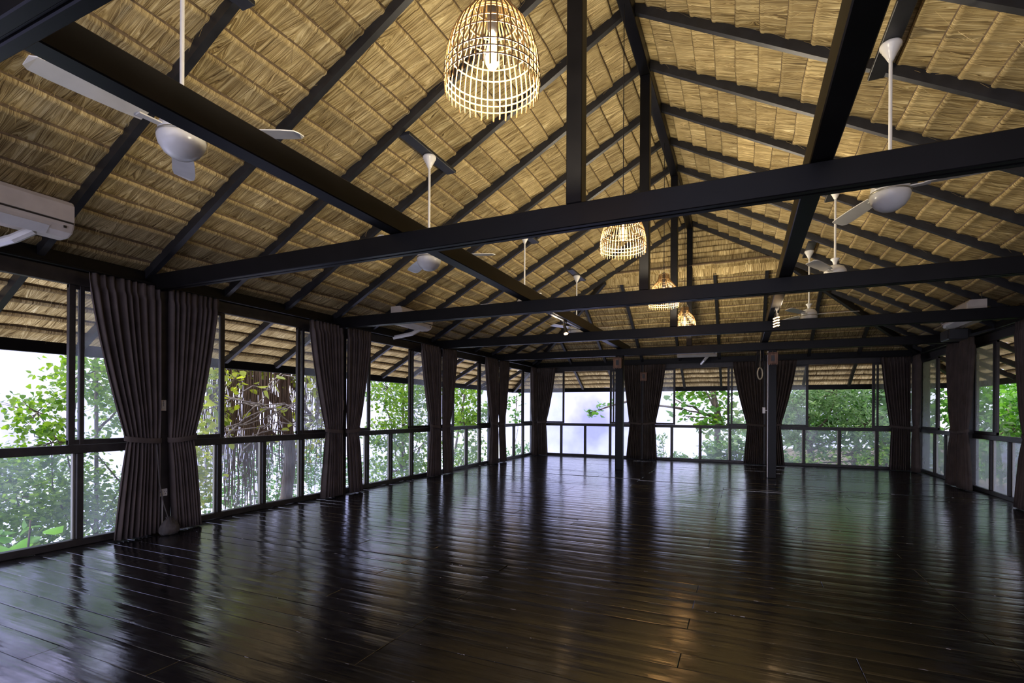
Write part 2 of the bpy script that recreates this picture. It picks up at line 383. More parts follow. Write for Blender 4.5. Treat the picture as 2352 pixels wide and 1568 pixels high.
def cam_size(p, L):
    q = p - CAM; d = q.dot(fw)
    if d < .3: return 0
    sx = 1176 + FPX*q.dot(cr)/d; sy = 943.5 - FPX*q.dot(cu)/d
    if not (-250 < sx < 2600 and -250 < sy < 1820): return 0
    return L * FPX*FPX/(d*d)
ROW = .2
def make_slope(root, kind, sheets):
    """sheets: list of (origin centre of the sheet's top edge, length)"""
    X, Y, Z = slope_basis(kind); items = []
    for p, L in sheets: items.append((cam_size(Vector(p), L), Vector(p), L))
    items.sort(key=lambda a: -a[0])
    for s, p, L in items[:300]:
        k = random.randrange(8)
        mw = Matrix(((X.x*L, Y.x, Z.x, p.x), (X.y*L, Y.y, Z.y, p.y), (X.z*L, Y.z, Z.z, p.z), (0, 0, 0, 1)))
        mw = mw @ Matrix.Rotation(random.gauss(0, .006), 4, 'Z')
        obj('thatch_panel', PM[k], root, mw)
    rest = items[300:]
    if rest:
        VV = []; FF = []; UU = []; o = 0
        for s, p, L in rest:
            v, f, uv = PV[random.randrange(8)]
            B = np.array([[X.x*L, X.y*L, X.z*L], list(Y), list(Z)])
            VV.append(v @ B + np.array(p)); FF.append(f + o); UU.append(uv + np.array([random.random()*30, 0])); o += len(v)
        me = np_mesh('distant_thatch', np.concatenate(VV), np.concatenate(FF), M['thatch'], np.concatenate(UU))
        lath_shade_faces(me); tag(obj('distant_thatch', me, root), kind='stuff')
def loose_straw(root, kind, n, area):
    """thin stray straws on the underside; area() gives a point on the slope"""
    X, Y, Z = [np.array(v) for v in slope_basis(kind)]
    P = np.array([area() for _ in range(n)]); a = RNG.normal(0, .28, n); Ln = RNG.uniform(.06, .24, n); w = RNG.uniform(.0009, .0018, n)
    d = np.cos(a)[:, None]*Y + np.sin(a)[:, None]*X; sdir = -np.sin(a)[:, None]*Y + np.cos(a)[:, None]*X
    z0 = RNG.uniform(.012, .026, n)[:, None]; z1 = z0 + RNG.normal(.0, .018, n)[:, None]
    A = P + Z*z0; Bp = P + d*Ln[:, None] + Z*np.maximum(z1, .004)
    V = np.stack([A - sdir*w[:, None], A + sdir*w[:, None], Bp + sdir*w[:, None]*.5, Bp - sdir*w[:, None]*.5], 1).reshape(-1, 3)
    F = np.arange(4*n).reshape(-1, 4); uv = np.repeat(RNG.uniform(0, 50, (n, 2)), 4, 0)
    tag(obj('loose_straw', np_mesh('loose_straw', V, F, M['thatch'], uv), root), kind='stuff')

HIPY = 11.46                      # top of the far hip, where the small gable starts
hip_d = LEN - HIPY
ceil_l = empty('ceiling_left', (0, 6, ZP), 'thatched roof slope with black rafters on the side of the long window row', 'roof slope', kind='structure')
ceil_r = empty('ceiling_right', (WID, 6, ZP), 'brighter thatched roof slope with black rafters on the jungle side', 'roof slope', kind='structure')
ceil_f = empty('ceiling_far', (RX, LEN, ZP), 'thatched hip slope over the end wall beneath the small gable', 'roof slope', kind='structure')
gable = empty('wall_gable', (RX, HIPY, 4.35), 'dark little thatched gable triangle under the far end of the ridge', 'gable', kind='structure')
rows = [(-1.28 + ROW*k) for k in range(30)]
for root, kind in ((ceil_l, 'L'), (ceil_r, 'R')):
    sh = []
    for xr in rows:
        xt = min(xr + ROW, RX)                # top edge of this row
        ymax = (LEN - xr + .12) if xt < hip_d + .05 else HIPY + .06
        for k in range(-6, 14):
            y0 = R0 + PITCH*k; y1 = y0 + PITCH
            if y0 > ymax - .04: continue
            y1 = min(y1, ymax)
            wx = xt if kind == 'L' else WID - xt
            sh.append(((wx, (y0+y1)/2, ZP + SL*xt), (y1-y0)*1.012))
    make_slope(root, kind, sh)
sh = []
HR = [-.85, .16, 1.18, 2.20, 3.22, 4.21, 5.19, 6.18, 7.2, 8.22, 9.23, 10.25]
for xr in rows:
    dt = xr + ROW
    if dt > hip_d + .08: continue
    x0 = xr - .12; x1 = WID - xr + .12
    cuts = [x0] + [h for h in HR if x0 + .06 < h < x1 - .06] + [x1]
    for a, b in zip(cuts[:-1], cuts[1:]): sh.append((((a+b)/2, LEN - dt, ZP + SL*dt), (b-a)*1.012))
make_slope(ceil_f, 'F', sh)
sh = []
GZ0 = ZP + SL*hip_d - .10
zz = GZ0 + .20
k = 0
while zz < 5.36:
    half = (5.40 - zz)/SL + .10
    cuts = [-half, -half*.33, half*.36, half] if half > .8 else [-half, half]
    for a, b in zip(cuts[:-1], cuts[1:]): sh.append(((RX + (a+b)/2, HIPY + .03 - .001*k, zz), b - a))
    zz += .115; k += 1
make_slope(gable, 'G', sh)
def areaL():
    while True:
        x = random.uniform(-1.1, 4.6); y = random.uniform(-.5, 15)
        if y < LEN - x and (x < hip_d or y < HIPY): return (x, y, ZP + SL*x)
def areaR():
    x, y, z = areaL(); return (WID - x, y, z)
def areaF():
    while True:
        d = random.uniform(-1.1, hip_d); x = random.uniform(d, WID - d)
        return (x, LEN - d, ZP + SL*d)
loose_straw(ceil_l, 'L', 5200, areaL); loose_straw(ceil_r, 'R', 5200, areaR); loose_straw(ceil_f, 'F', 1500, areaF)
# outer straw coat over the sheets
for root, kind, pts in ((ceil_l, 'L', [(-.06, NEAR), (RX + .02, NEAR), (RX + .02, HIPY + .1), (hip_d, HIPY + .1), (-.06, LEN + .06)]),
                        (ceil_r, 'R', [(-.06, NEAR), (RX + .02, NEAR), (RX + .02, HIPY + .1), (hip_d, HIPY + .1), (-.06, LEN + .06)])):
    V = []
    for off in (.045, .11):
        for (x, yy) in pts: V.append((x if kind == 'L' else WID - x, yy, ZP + SL*x + off*SN))
    n = len(pts); F = [tuple(range(n)), tuple(range(n, 2*n))[::-1]] + [(i, (i+1) % n, n+(i+1) % n, n+i) for i in range(n)]
    MB().add(V, F).build('outer_thatch', M['coat'], root)
V = []
for off in (.045, .11):
    for (x, d) in ((-.06, -.06), (hip_d, hip_d), (WID - hip_d, hip_d), (WID + .06, -.06)): V.append((x, LEN - d, ZP + SL*d + off*SN))
MB().add(V, [(0,1,2,3), (7,6,5,4), (0,4,5,1), (1,5,6,2), (2,6,7,3), (3,7,4,0)]).build('outer_thatch', M['coat'], ceil_f)
MB().add([(hip_d, HIPY + .10, GZ0 - .02), (WID - hip_d, HIPY + .10, GZ0 - .02), (RX, HIPY + .10, 5.48), (hip_d, HIPY + .14, GZ0 - .02), (WID - hip_d, HIPY + .14, GZ0 - .02), (RX, HIPY + .14, 5.48)],
         [(0,1,2), (5,4,3), (0,3,4,1), (1,4,5,2), (2,5,3,0)]).build('outer_thatch', M['coat'], gable)
# rafters
for root, sgn in ((ceil_l, 0), (ceil_r, 1)):
    for yk in RAFY:
        top = RX - .03 if yk < HIPY + .1 else LEN - yk
        if yk > LEN - .1: continue
        f = (lambda x: x) if not sgn else (lambda x: WID - x)
        a = (f(-1.22), yk, ZP - SL*1.22 - .006); b = (f(top), yk, ZP + SL*top - .006)
        n = (-SL, 0, 1) if not sgn else (SL, 0, 1)
        MB().beam(a, b, .055, .088, n).build('rafter', M['rafter'], root)
for h in HR[1:-1]:
    top = min(hip_d - .09, h, WID - h) if 0 < h < WID else 0
    if top <= 0: continue
    MB().beam((h, LEN + 1.22, ZP - SL*1.22 - .006), (h, LEN - top, ZP + SL*top - .006), .062, .088, (0, SL, 1)).build('rafter', M['rafter'], ceil_f)
for sg, root in ((0, ceil_l), (1, ceil_r)):
    f = (lambda x: x) if not sg else (lambda x: WID - x)
    MB().beam((f(-1.24), LEN + 1.24, ZP - SL*1.24 - .02), (f(hip_d), HIPY, ZP + SL*hip_d - .02), .075, .13).build('hip_rafter', M['rafter'], root)
# ridge beam and eave fascias
tag(MB().bbox(RX - .06, RX + .06, NEAR, HIPY, 5.17, 5.33).build('ridge_beam', M['steel']), 'black ridge beam along the peak of the thatched roof', 'beam', kind='structure')
for nm, box, lab in (('eave_beam', (-1.27, -1.21, NEAR, LEN+1.24, 1.905, 2.035), 'black eave beam outside the long window row'),
                     ('eave_beam', (WID+1.21, WID+1.27, NEAR, LEN+1.24, 1.905, 2.035), 'black eave beam outside the wall beside the jungle'),
                     ('eave_beam', (-1.27, WID+1.27, LEN+1.21, LEN+1.27, 1.905, 2.035), 'black eave beam outside the end wall')):
    tag(MB().bbox(*box).build(nm, M['steel']), lab, 'beam', kind='structure')

# ------------------------------------------------------------------ trusses
tlab = ['black roof truss tie and king post nearest the camera, mostly overhead', 'black roof truss with the large king post, frontmost across the picture',
        'black roof truss second from the front, carrying a king post', 'black roof truss third from the front, behind the hanging lamps', 'black roof truss resting on the two free posts']
for ti, Y in enumerate(TIES):
    t = empty('roof_truss', (RX, Y, 2.544), tlab[ti], 'truss', 'black steel roof trusses', 'structure')
    for a, b in ((Y - .055, Y - .007), (Y + .007, Y + .055)):
        MB().bbox(.02, WID - .02, a, b, 2.544, 2.70, .005).build('channel', M['steel'], t)
    MB().box(.02, WID - .02, Y - .006, Y + .006, 2.558, 2.69).build('web_plate', M['dark'], t)
    MB().bbox(RX - .052, RX + .058, Y - .055, Y + .055, 2.70, 5.17, .005).build('king_post', M['steel'], t)
for X0, lab in ((3.17, 'black lengthwise tie beam lying on the trusses beside the near ceiling fans'), (6.08, 'black lengthwise tie beam lying on the trusses under the bright slope')):
    tag(MB().bbox(X0, X0 + .12, NEAR, 12.3, 2.703, 2.86, .006).build('tie_beam', M['steel']), lab, 'beam', 'lengthwise tie beams', 'structure')
pst = []
for X0, X1, lab in ((3.145, 3.312, 'free-standing black post before the window with a lone branch'), (6.205, 6.352, 'free-standing black post with a pale conduit down its edge')):
    p = empty('post', ((X0+X1)/2, 11.418, 0), lab, 'post', 'free-standing posts', 'structure')
    MB().bbox(X0, X1, 11.34, 11.49, 0, 2.543, .006).build('shaft', M['steel'], p); pst.append(p)
MB().tube([(6.196, 11.345, .01), (6.196, 11.345, 2.52)], .011, 8).build('conduit', M['conduit'], pst[1])

# ------------------------------------------------------------------ walls and windows
wl = empty('wall_left', (0, 6, 0), 'long wall of black framed windows and posts looking onto sky and vines', 'wall', kind='structure')
wf = empty('wall_far', (RX, LEN, 0), 'end wall of black framed windows behind the two posts', 'wall', kind='structure')
wr = empty('wall_right', (WID, 9, 0), 'wall of black framed windows and brown curtains beside the jungle', 'wall', kind='structure')
def wbox(wall, u0, u1, d0, d1, z0, z1, b=.004):
    """box on a wall: u along the wall, d inward from the wall plane"""
    if wall == 'L': return MB().bbox(d0, d1, u0, u1, z0, z1, b)
    if wall == 'R': return MB().bbox(WID - d1, WID - d0, u0, u1, z0, z1, b)
    return MB().bbox(u0, u1, LEN - d1, LEN - d0, z0, z1, b)
WR = {'L': wl, 'R': wr, 'F': wf}
LCOL = [NEAR + .02, .66] + TIES[1:] + [LEN]
FCOL = [0, 3.25, 6.24, WID]
for w in 'LFR':
    u0, u1 = (NEAR, LEN) if w != 'F' else (-.06, WID + .06)
    wbox(w, u0, u1, -.06, .05, 2.60, 2.738).build('wall_plate', M['steel'], WR[w])
    wbox(w, u0, u1, -.04, .025, HEAD, 2.60).build('window_header', M['frame'], WR[w])
    wbox(w, u0, u1, .165, .205, 2.578, 2.60, .003).build('curtain_rail', M['steel'], WR[w])
    wbox(w, u0, u1, -.05, .03, SILL, .955).build('sill_rail', M['frame'], WR[w])
    wbox(w, u0, u1, -.05, .03, 0, .065).build('bottom_rail', M['frame'], WR[w])
    for c in (LCOL if w != 'F' else FCOL):
        wbox(w, c - .085, c + .15, -.06, .135 if w != 'F' else .12, 0, 2.60, .006).build('column', M['frame'], WR[w])
wn_ = [0]
def window(w, a, b, low, ul, ur, lab):
    wn_[0] += 1
    c = (a+b)/2
    loc = {'L': (0, c, 0), 'R': (WID, c, 0), 'F': (c, LEN, 0)}[w]
    t = empty('window_%d' % wn_[0], loc, lab, 'window', kind='structure')
    a0, b0 = a + .085, b - .085
    for m in low:                                                # lower mullions, two-tone
        wbox(w, m - .028, m + .028, -.045, .028, .066, SILL - .001).build('mullion', M['frame'], t)
        wbox(w, m - .046, m - .029, -.04, -.005, .066, SILL - .001, .002).build('glazing_bead', M['alu'], t)
    ed = [a0] + list(low) + [b0]
    for p, q in zip(ed[:-1], ed[1:]):
        wbox(w, p + .028, q - .028, -.013, -.008, .066, SILL - .001, .0005).build('glass_pane', M['glass_low'] if w == 'L' else M['glass_side'] if w == 'R' else M['glass_clean'], t)
    # open casement in the middle, sliding sashes parked at both sides
    for (p, q, inner) in ((a0, ul, 1), (ur, b0, -1)):
        for (s0, s1) in (((p, p+.035), (q-.055, q)) if inner == 1 else ((p, p+.055), (p+.088, p+.128), (q-.035, q))):
            wbox(w, s0, s1, -.03, .012, .957, HEAD - .001).build('stile', M['frame'], t)
        wbox(w, p, q, -.028, .010, .957, 1.005).build('sash_rail', M['frame'], t)
        wbox(w, p, q, -.028, .010, HEAD - .035, HEAD - .001).build('sash_rail', M['frame'], t)
        wbox(w, p+.03, q-.03, -.011, -.006, 1.003, HEAD - .034, .0005).build('glass_pane', M['glass'] if w != 'R' else M['glass_side'], t)
        x = ul - .085 if inner == 1 else ur + .075
    return t
llab = ['beside the camera', 'nearest the camera, over the large-leaved plant', 'showing brown hanging roots', 'third along, filled with twiggy leaves', 'fourth along, filled with rounded leaves', 'at the corner, with few leaves']
for i in range(6):
    a, b = LCOL[i], LCOL[i+1]
    window('L', a, b, [a + .79, a + 1.42, a + 2.06], a + .86, a + 1.97, 'long-wall window ' + llab[i])
flab = ['end-wall window mostly of open sky with one branch', 'end-wall window with a spreading tree between the posts', 'end-wall window filled with glossy jungle leaves']
for i, (low, ul, ur) in enumerate((([.875, 1.6, 2.33], .96, 2.31), ([4.01, 4.73, 5.45], 4.09, 5.375), ([7.11, 7.85, 8.59], 7.2, 8.49))):
    window('F', FCOL[i], FCOL[i+1], low, ul, ur, flab[i])
rlab = ['beside the camera', 'one bay ahead of the camera', 'two bays ahead of the camera', 'seen at the picture edge, third bay', 'beside the black speaker', 'next to the end wall']
for i in range(6):
    a, b = LCOL[i], LCOL[i+1]
    window('R', a, b, [a + .60, a + 1.27, a + 1.90], a + .76, a + 1.72, 'jungle-side window ' + rlab[i])

# ------------------------------------------------------------------ curtains
def curtain(wall, inner, outer_top, label, waist=.37, foot=.44, ztop=2.575, zw=1.0, gape=0.0, seed=0):
    """inner/outer_top: positions along the wall; the outer edge is drawn in to `waist` from the inner edge and tied there"""
    rnd = random.Random(seed); sg = 1 if outer_top > inner else -1; wt = abs(outer_top - inner)
    npl = 9; nt_ = npl*8; zs = list(np.linspace(ztop, ztop-.16, 4)) + list(np.linspace(ztop-.24, zw+.06, 11)) + [zw+.02, zw-.02, zw-.07] + list(np.linspace(zw-.16, .018, 7))
    ph = [rnd.uniform(-.5, .5) for _ in range(npl+1)]; amp = [rnd.uniform(.7, 1.25) for _ in range(npl+1)]
    V = []; F = []
    for z in zs:
        if z > zw: s = (z - zw)/(ztop - zw); wd = waist + (wt - waist)*(1 - (1-s)**1.32)
        else: s = (zw - z)/zw; wd = waist*.94 + (foot - waist*.94)*s**.85
        comp = min(1, abs(z - zw)/.25); dep = .020 + .022*comp if z < ztop - .12 else .022
        for i in range(nt_ + 1):
            t = i/nt_; k = t*npl; j = int(min(k, npl-1))
            am = amp[j]*(1-(k-j)) + amp[j+1]*(k-j); pp = ph[j]*(1-(k-j)) + ph[j+1]*(k-j)
            sw = math.sin(2*math.pi*k + pp*1.6); d = .185 + dep*am*(abs(sw)**.75)*(1 if sw > 0 else -1)
            if z > ztop - .12: d += .006*math.sin(6*math.pi*k*1.5)
            if z < zw: d += .035*(zw - z)/zw*math.sin(math.pi*t)**.5
            ti_ = t + .013*math.sin(2*math.pi*k*.5 + ph[j]*4)*comp
            u = inner + sg*(wd*ti_ + gape*(max(0, zw - z)/zw)*(1-t))
            if wall == 'L': V.append((d, u, z))
            elif wall == 'R': V.append((WID - d, u, z))
            else: V.append((u, LEN - d, z))
    n = nt_ + 1
    for a in range(len(zs)-1):
        for i in range(nt_): F.append((a*n+i, a*n+i+1, (a+1)*n+i+1, (a+1)*n+i))
    mid = inner + sg*waist/2
    loc = {'L': (.185, mid, 0), 'R': (WID-.185, mid, 0), 'F': (mid, LEN-.185, 0)}[wall]
    t = empty('curtain', loc, label, 'curtain', 'tied-back brown curtains')
    me = np_mesh('drape', np.array(V), np.array(F), M['cloth'], smooth=True); o = obj('drape', me, t)
    md = o.modifiers.new('thick', 'SOLIDIFY'); md.thickness = .004
    # tie-back: a flat band round the gathered waist
    V = []; F = []; nb = 28; hw = waist/2 + .016
    for i in range(nb):
        a = 2*math.pi*i/nb; cu_ = math.cos(a)*hw; cd_ = math.sin(a)*.055; zc = zw - .01 + .018*sg*math.cos(a) - .012*math.sin(a)
        for (o1, dz) in ((0, .026), (.004, .018), (.004, -.018), (0, -.026)):
            f = 1 + o1/.05
            u = mid + cu_*(1+o1*2); d = .185 + cd_*f
            V.append((d, u, zc+dz) if wall == 'L' else (WID-d, u, zc+dz) if wall == 'R' else (u, LEN-d, zc+dz))
    for i in range(nb):
        for j in range(3):
            p = (i*4+j); q = ((i+1) % nb)*4+j; F.append((p, q, q+1, p+1))
    obj('tieback', np_mesh('tieback', np.array(V), np.array(F), M['cloth'], smooth=True), t)
    return t
cl = ['before the camera', 'first pillar, beside the cotton bag', 'second pillar along the window row', 'third pillar along the window row', 'fourth pillar along the window row']
for i, Y in enumerate(LCOL[1:6]):
    if i == 0: continue                                    # that pair hangs out of view beside the camera
    curtain('L', Y + .0, Y - .64, 'brown curtain tied on the camera side of the %s' % cl[i], seed=i*2, gape=.02, waist=.32, foot=.42)
    curtain('L', Y + .10, Y + .66, 'brown curtain tied on the far side of the %s' % cl[i], seed=i*2+1, gape=.05, waist=.28, foot=.34)
curtain('L', LEN - .30, LEN - .66, 'brown curtain on the window row at the sky corner', waist=.25, foot=.28, seed=20)
curtain('F', .17, .74, 'brown end-wall curtain filling the corner beside open sky', waist=.30, foot=.34, seed=21)
curtain('F', 3.25 - .024, 2.72, 'brown end-wall curtain just behind the plain free post', waist=.33, foot=.42, seed=22)
curtain('F', 3.25 + .024, 3.85, 'wide brown end-wall curtain facing the spreading tree window', waist=.33, foot=.37, seed=23)
curtain('F', 6.24 - .024, 5.52, 'brown end-wall curtain behind the hanging pale ring', waist=.38, foot=.44, seed=24)
curtain('F', 6.24 + .024, 6.93, 'brown end-wall curtain behind the post with the conduit', waist=.34, foot=.42, seed=25)
curtain('F', WID - .22, 8.62, 'brown end-wall curtain in the corner by the jungle', waist=.38, foot=.40, seed=26)
curtain('R', LEN - .30, LEN - .66, 'narrow brown curtain on the jungle side next to the corner', waist=.26, foot=.36, seed=27)
for i, Y in enumerate(TIES):
    if i < 3: continue
    nm = {3: 'cut by the picture edge on the jungle side', 4: 'below the black speaker'}[i]
    curtain('R', Y + .03, Y + .62, 'brown curtain %s, end-wall half of the pair' % nm, waist=.36, foot=.52, seed=30+i*2)
    curtain('R', Y - .03, Y - .60, 'brown curtain %s, camera half of the pair' % nm, waist=.32, foot=.50, seed=31+i*2)

# ------------------------------------------------------------------ rattan pendant lamps
def pendant(Y, zb, label, Xc=RX):
    t = empty('pendant_lamp', (Xc, Y, zb), label, 'lamp', 'rattan pendant lamps along the ridge')
    prof = [(.212, 0), (.216, .05), (.214, .10), (.205, .16), (.188, .22), (.162, .275), (.128, .32), (.098, .355), (.078, .40), (.070, .455)]
    m = MB(); nr = 44
    for k in range(nr):
        a = 2*math.pi*k/nr; e = -.012 if k % 2 else -.022
        pts = [(Xc + prof[0][0]*math.cos(a), Y + prof[0][0]*math.sin(a), zb + e + .022)] + [(Xc + r*math.cos(a), Y + r*math.sin(a), zb + z + .022) for r, z in prof[1:]]
        m.tube(pts, .0036, 5)
    m.build('cane_rib', M['rattan'], t)
    for z, r in ((.045, .217), (.078, .217), (.11, .215), (.19, .199), (.235, .183), (.30, .146), (.335, .115), (.40, .081), (.47, .072)):
        pts = [(Xc + r*math.cos(a), Y + r*math.sin(a), zb + z) for a in np.linspace(0, 2*math.pi, 41)]
        MB().tube(pts, .0032, 5, False).build('cane_hoop', M['rattan'], t)
    MB().lathe([(.022, .50), (.024, .42), (.024, .30), (.016, .285), (.0, .285)], 16, (Xc, Y, zb)).build('socket', M['dark'], t, True)
    b = MB().lathe([(.0, .115), (.018, .122), (.031, .145), (.033, .172), (.026, .215), (.016, .255), (.015, .284)], 16, (Xc, Y, zb)).build('bulb', M['bulbglass'], t, True)
    MB().tube([(Xc, Y, zb + .15), (Xc, Y, zb + .245)], .010, 8).build('filament', M['bulb'], b)
    MB().tube([(Xc, Y, zb + .49), (Xc, Y, 5.18)], .0045, 6).build('cable', M['black'], t)
    for s in (-1, 1): MB().tube([(Xc + s*.070, Y, zb + .475), (Xc, Y, zb + .62)], .002, 5).build('suspension_wire', M['twig'], t)
    # upward-only spot, shaped to brighten the thatch and keep glare off the floor
    ld = bpy.data.lights.new('bulb_light', 'SPOT'); ld.spot_size = R(179); ld.spot_blend = .12; ld.energy = PENDANT_W; ld.color = (1, .86, .64); ld.shadow_soft_size = .08
    lo = bpy.data.objects.new('bulb_light', ld); COL.objects.link(lo); lo.location = (Xc, Y, zb + .03); lo.rotation_euler = (math.pi, 0, 0)
for Y, zb, lab in ((2.075, 2.735, 'large glowing rattan pendant lamp at the top, closest to the camera'), (4.85, 2.80, 'rattan pendant lamp hanging just beyond the front truss'),
                   (7.60, 2.80, 'rattan pendant lamp half hidden by the second truss'), (10.45, 2.86, 'smallest rattan pendant lamp, bulb glaring above the third truss')):
    pendant(Y, zb, lab)

# ------------------------------------------------------------------ ceiling fans
def fan(X, Y, ang, label, zb=2.82, short=False):
    t = empty('ceiling_fan', (X, Y, zb), label, 'fan', 'white ceiling fans')
    zr = zroof(X) - .10
    f = 1 if X < RX else -1
    MB().bbox(X - .062, X + .062, Y - .46, Y + .46, zr - .035, zr, .004).build('mounting_board', M['rafter'], t)
    MB().lathe([(.0, 0), (.066, 0), (.072, -.012), (.070, -.032), (.058, -.045), (.056, -.058), (.040, -.085), (.026, -.115), (.016, -.135), (.0, -.135)], 24, (X, Y, zr - .036)).build('canopy_cup', M['white'], t, True)
    MB().tube([(X, Y, zr - .15), (X, Y, zb + .29)], .0125, 10).build('down_rod', M['white'], t)
    MB().lathe([(.013, .345), (.045, .345), (.052, .335), (.030, .31), (.022, .28), (.022, .262)], 20, (X, Y, zb)).build('rod_cup', M['white'], t, True)
    MB().lathe([(.0, .262), (.05, .258), (.095, .235), (.120, .195), (.125, .155), (.118, .145), (.0, .145)], 28, (X, Y, zb)).build('motor_housing', M['white'], t, True)
    MB().lathe([(.118, .146), (.128, .135), (.132, .118), (.122, .078), (.095, .038), (.055, .010), (.018, 0), (.0, 0)], 28, (X, Y, zb)).build('lower_dome', M['white'], t, True)
    MB().lathe([(.131, .144), (.134, .138), (.131, .132)], 28, (X, Y, zb)).build('chrome_band', M['alu'], t, True)
    for k in range(3):
        a = ang + k*2*math.pi/3; d = Vector((math.cos(a), math.sin(a), 0)); s = Vector((-math.sin(a), math.cos(a), 0)); c = Vector((X, Y, zb + .165))
        br = MB().beam(c + d*.10, c + d*.24, .045, .008).build('blade_arm', M['white'], t)
        V = []; prof = [(.20, .045), (.30, .058), (.45, .066), (.62, .070), (.70, .062), (.725, .035)]
        for (r, w) in prof:
            for (e, dz) in ((-1, -.010), (-1, -.004), (1, .016), (1, .010)): V.append(c + d*r + s*(w*e) + Vector((0, 0, dz)))
        F = []
        for i in range(len(prof)-1):
            for j in range(4): F.append((i*4+j, i*4+(j+1) % 4, (i+1)*4+(j+1) % 4, (i+1)*4+j))
        F += [(3, 2, 1, 0), tuple(len(V)-4+j for j in range(4))]
        MB().add(V, F).build('blade', M['white'], t)
flabs = ['white ceiling fan closest to the camera, with a large glossy dome', 'white ceiling fan just behind the front truss on the window side', 'white ceiling fan third along the window side, on a long rod', 'white ceiling fan on the window side near the end wall',
         'white ceiling fan with big bell canopy, nearest on the bright slope', 'white ceiling fan second along the bright slope', 'white ceiling fan on the bright slope near the end wall']
for i, (X, Y, a) in enumerate(((2.62, 2.0, 2.55), (2.62, 4.69, .35), (2.61, 7.38, 1.2), (2.63, 10.07, .1), (6.75, 4.68, 1.9), (6.775, 7.38, .05), (6.77, 10.07, .0))):
    fan(X, Y, a, flabs[i], 2.82 if i != 5 else 2.86)

# ------------------------------------------------------------------ air conditioners
def aircon(loc, axis, L, label, pipe=True, sticker=False):
    """loc: centre of the rear bottom edge; axis: 'L','R','F' the wall it faces away from"""
    H, D = .285, .215
    prof = [(0, 0), (D*.55, -.0), (D*.86, .03), (D*.98, .075), (D, .10), (D, .245), (D*.90, H-.008), (D*.80, H), (0, H)]
    ux, dx = {'L': ((0, 1, 0), (1, 0, 0)), 'R': ((0, 1, 0), (-1, 0, 0)), 'F': ((1, 0, 0), (0, -1, 0))}[axis]
    u = Vector(ux); d = Vector(dx); b = Vector(loc)
    P = lambda s, q, z: b + u*s + d*q + Vector((0, 0, z))
    t = empty('air_conditioner', loc, label, 'air conditioner', 'white wall air conditioners')
    V = []; n = len(prof); ss = (-L/2, -L/2 + .012, L/2 - .012, L/2)
    for i, s in enumerate(ss):
        k = .985 if i in (0, 3) else 1
        for (q, z) in prof: V.append(P(s, q*k, H/2 + (z - H/2)*k))
    F = [(i*n+j, i*n+(j+1) % n, (i+1)*n+(j+1) % n, (i+1)*n+j) for i in range(3) for j in range(n)]
    F += [tuple(range(n))[::-1], tuple(3*n+j for j in range(n))]
    if axis == 'L' or axis == 'F': F = [f[::-1] for f in F]
    MB().add(V, F).build('body', M['cream'], t)
    def bar(name, s0, s1, q0, q1, z0, z1, mat):
        c = [P(s, q, z) for s in (s0, s1) for q in (q0, q1) for z in (z0, z1)]
        MB().add(c, [(0,1,3,2),(4,6,7,5),(0,4,5,1),(2,3,7,6),(0,2,6,4),(1,5,7,3)]).build(name, mat, t)
    bar('front_panel', -L/2 + .006, L/2 - .006, D - .002, D + .008, .112, .243, M['cream'])
    bar('seam', -L/2 + .008, L/2 - .008, D - .004, D + .003, .098, .110, M['dark'])
    c = [P(s, q, z) for s in (-L/2 + .06, L/2 - .16) for (q, z) in ((D*.60, -.006), (D*.93, .050), (D*.955, .046), (D*.62, -.012))]
    MB().add(c, [(0,1,2,3),(7,6,5,4),(0,4,5,1),(1,5,6,2),(2,6,7,3),(3,7,4,0)]).build('louvre', M['white'], t)
    bar('indicator', L/2 - .075, L/2 - .055, D*.985, D*.985 + .004, .055, .075, M['dark'])
    if pipe:
        MB().tube([P(L/2 - .22, D*.45, .004), P(L/2 - .30, .0, -.075), P(L/2 - .40, -.33, -.14)], [.036, .036, .034], 8).build('pipe_cover', M['white'], t)
    for s in (-L*.3, L*.3):
        m = MB(); m.beam(P(s, -.004, H), P(s, -.004, 0), .03, .012, tuple(d))
        m.build('bracket', M['rafter'], t)
        top = P(s, -.01, H); MB().tube([top, top + Vector((0, 0, max(.02, (ZP + SL*{'L': top.x, 'R': WID-top.x, 'F': LEN-top.y}[axis]) - top.z - .01)))], .006, 6).build('hanger', M['rafter'], t)
    if sticker:
        bar('energy_sticker', -L/2 + .38, -L/2 + .56, D + .0081, D + .009, .13, .23, M['panelblue'])
        bar('green_print', -L/2 + .43, -L/2 + .47, D + .0091, D + .0096, .15, .20, M['grass'])
aircon((.53, 1.90, 2.705), 'L', .86, 'cream air conditioner close to the camera above the first window')
aircon((.50, 7.22, 2.71), 'L', .90, 'cream air conditioner further along the window side, crossed by a truss')
aircon((WID - .56, 9.72, 2.62), 'R', 1.05, 'cream air conditioner on the jungle side above the black speaker', pipe=False, sticker=True)
aircon((4.68, LEN - .50, 2.70), 'F', .95, 'cream air conditioner over the end wall behind the last truss')

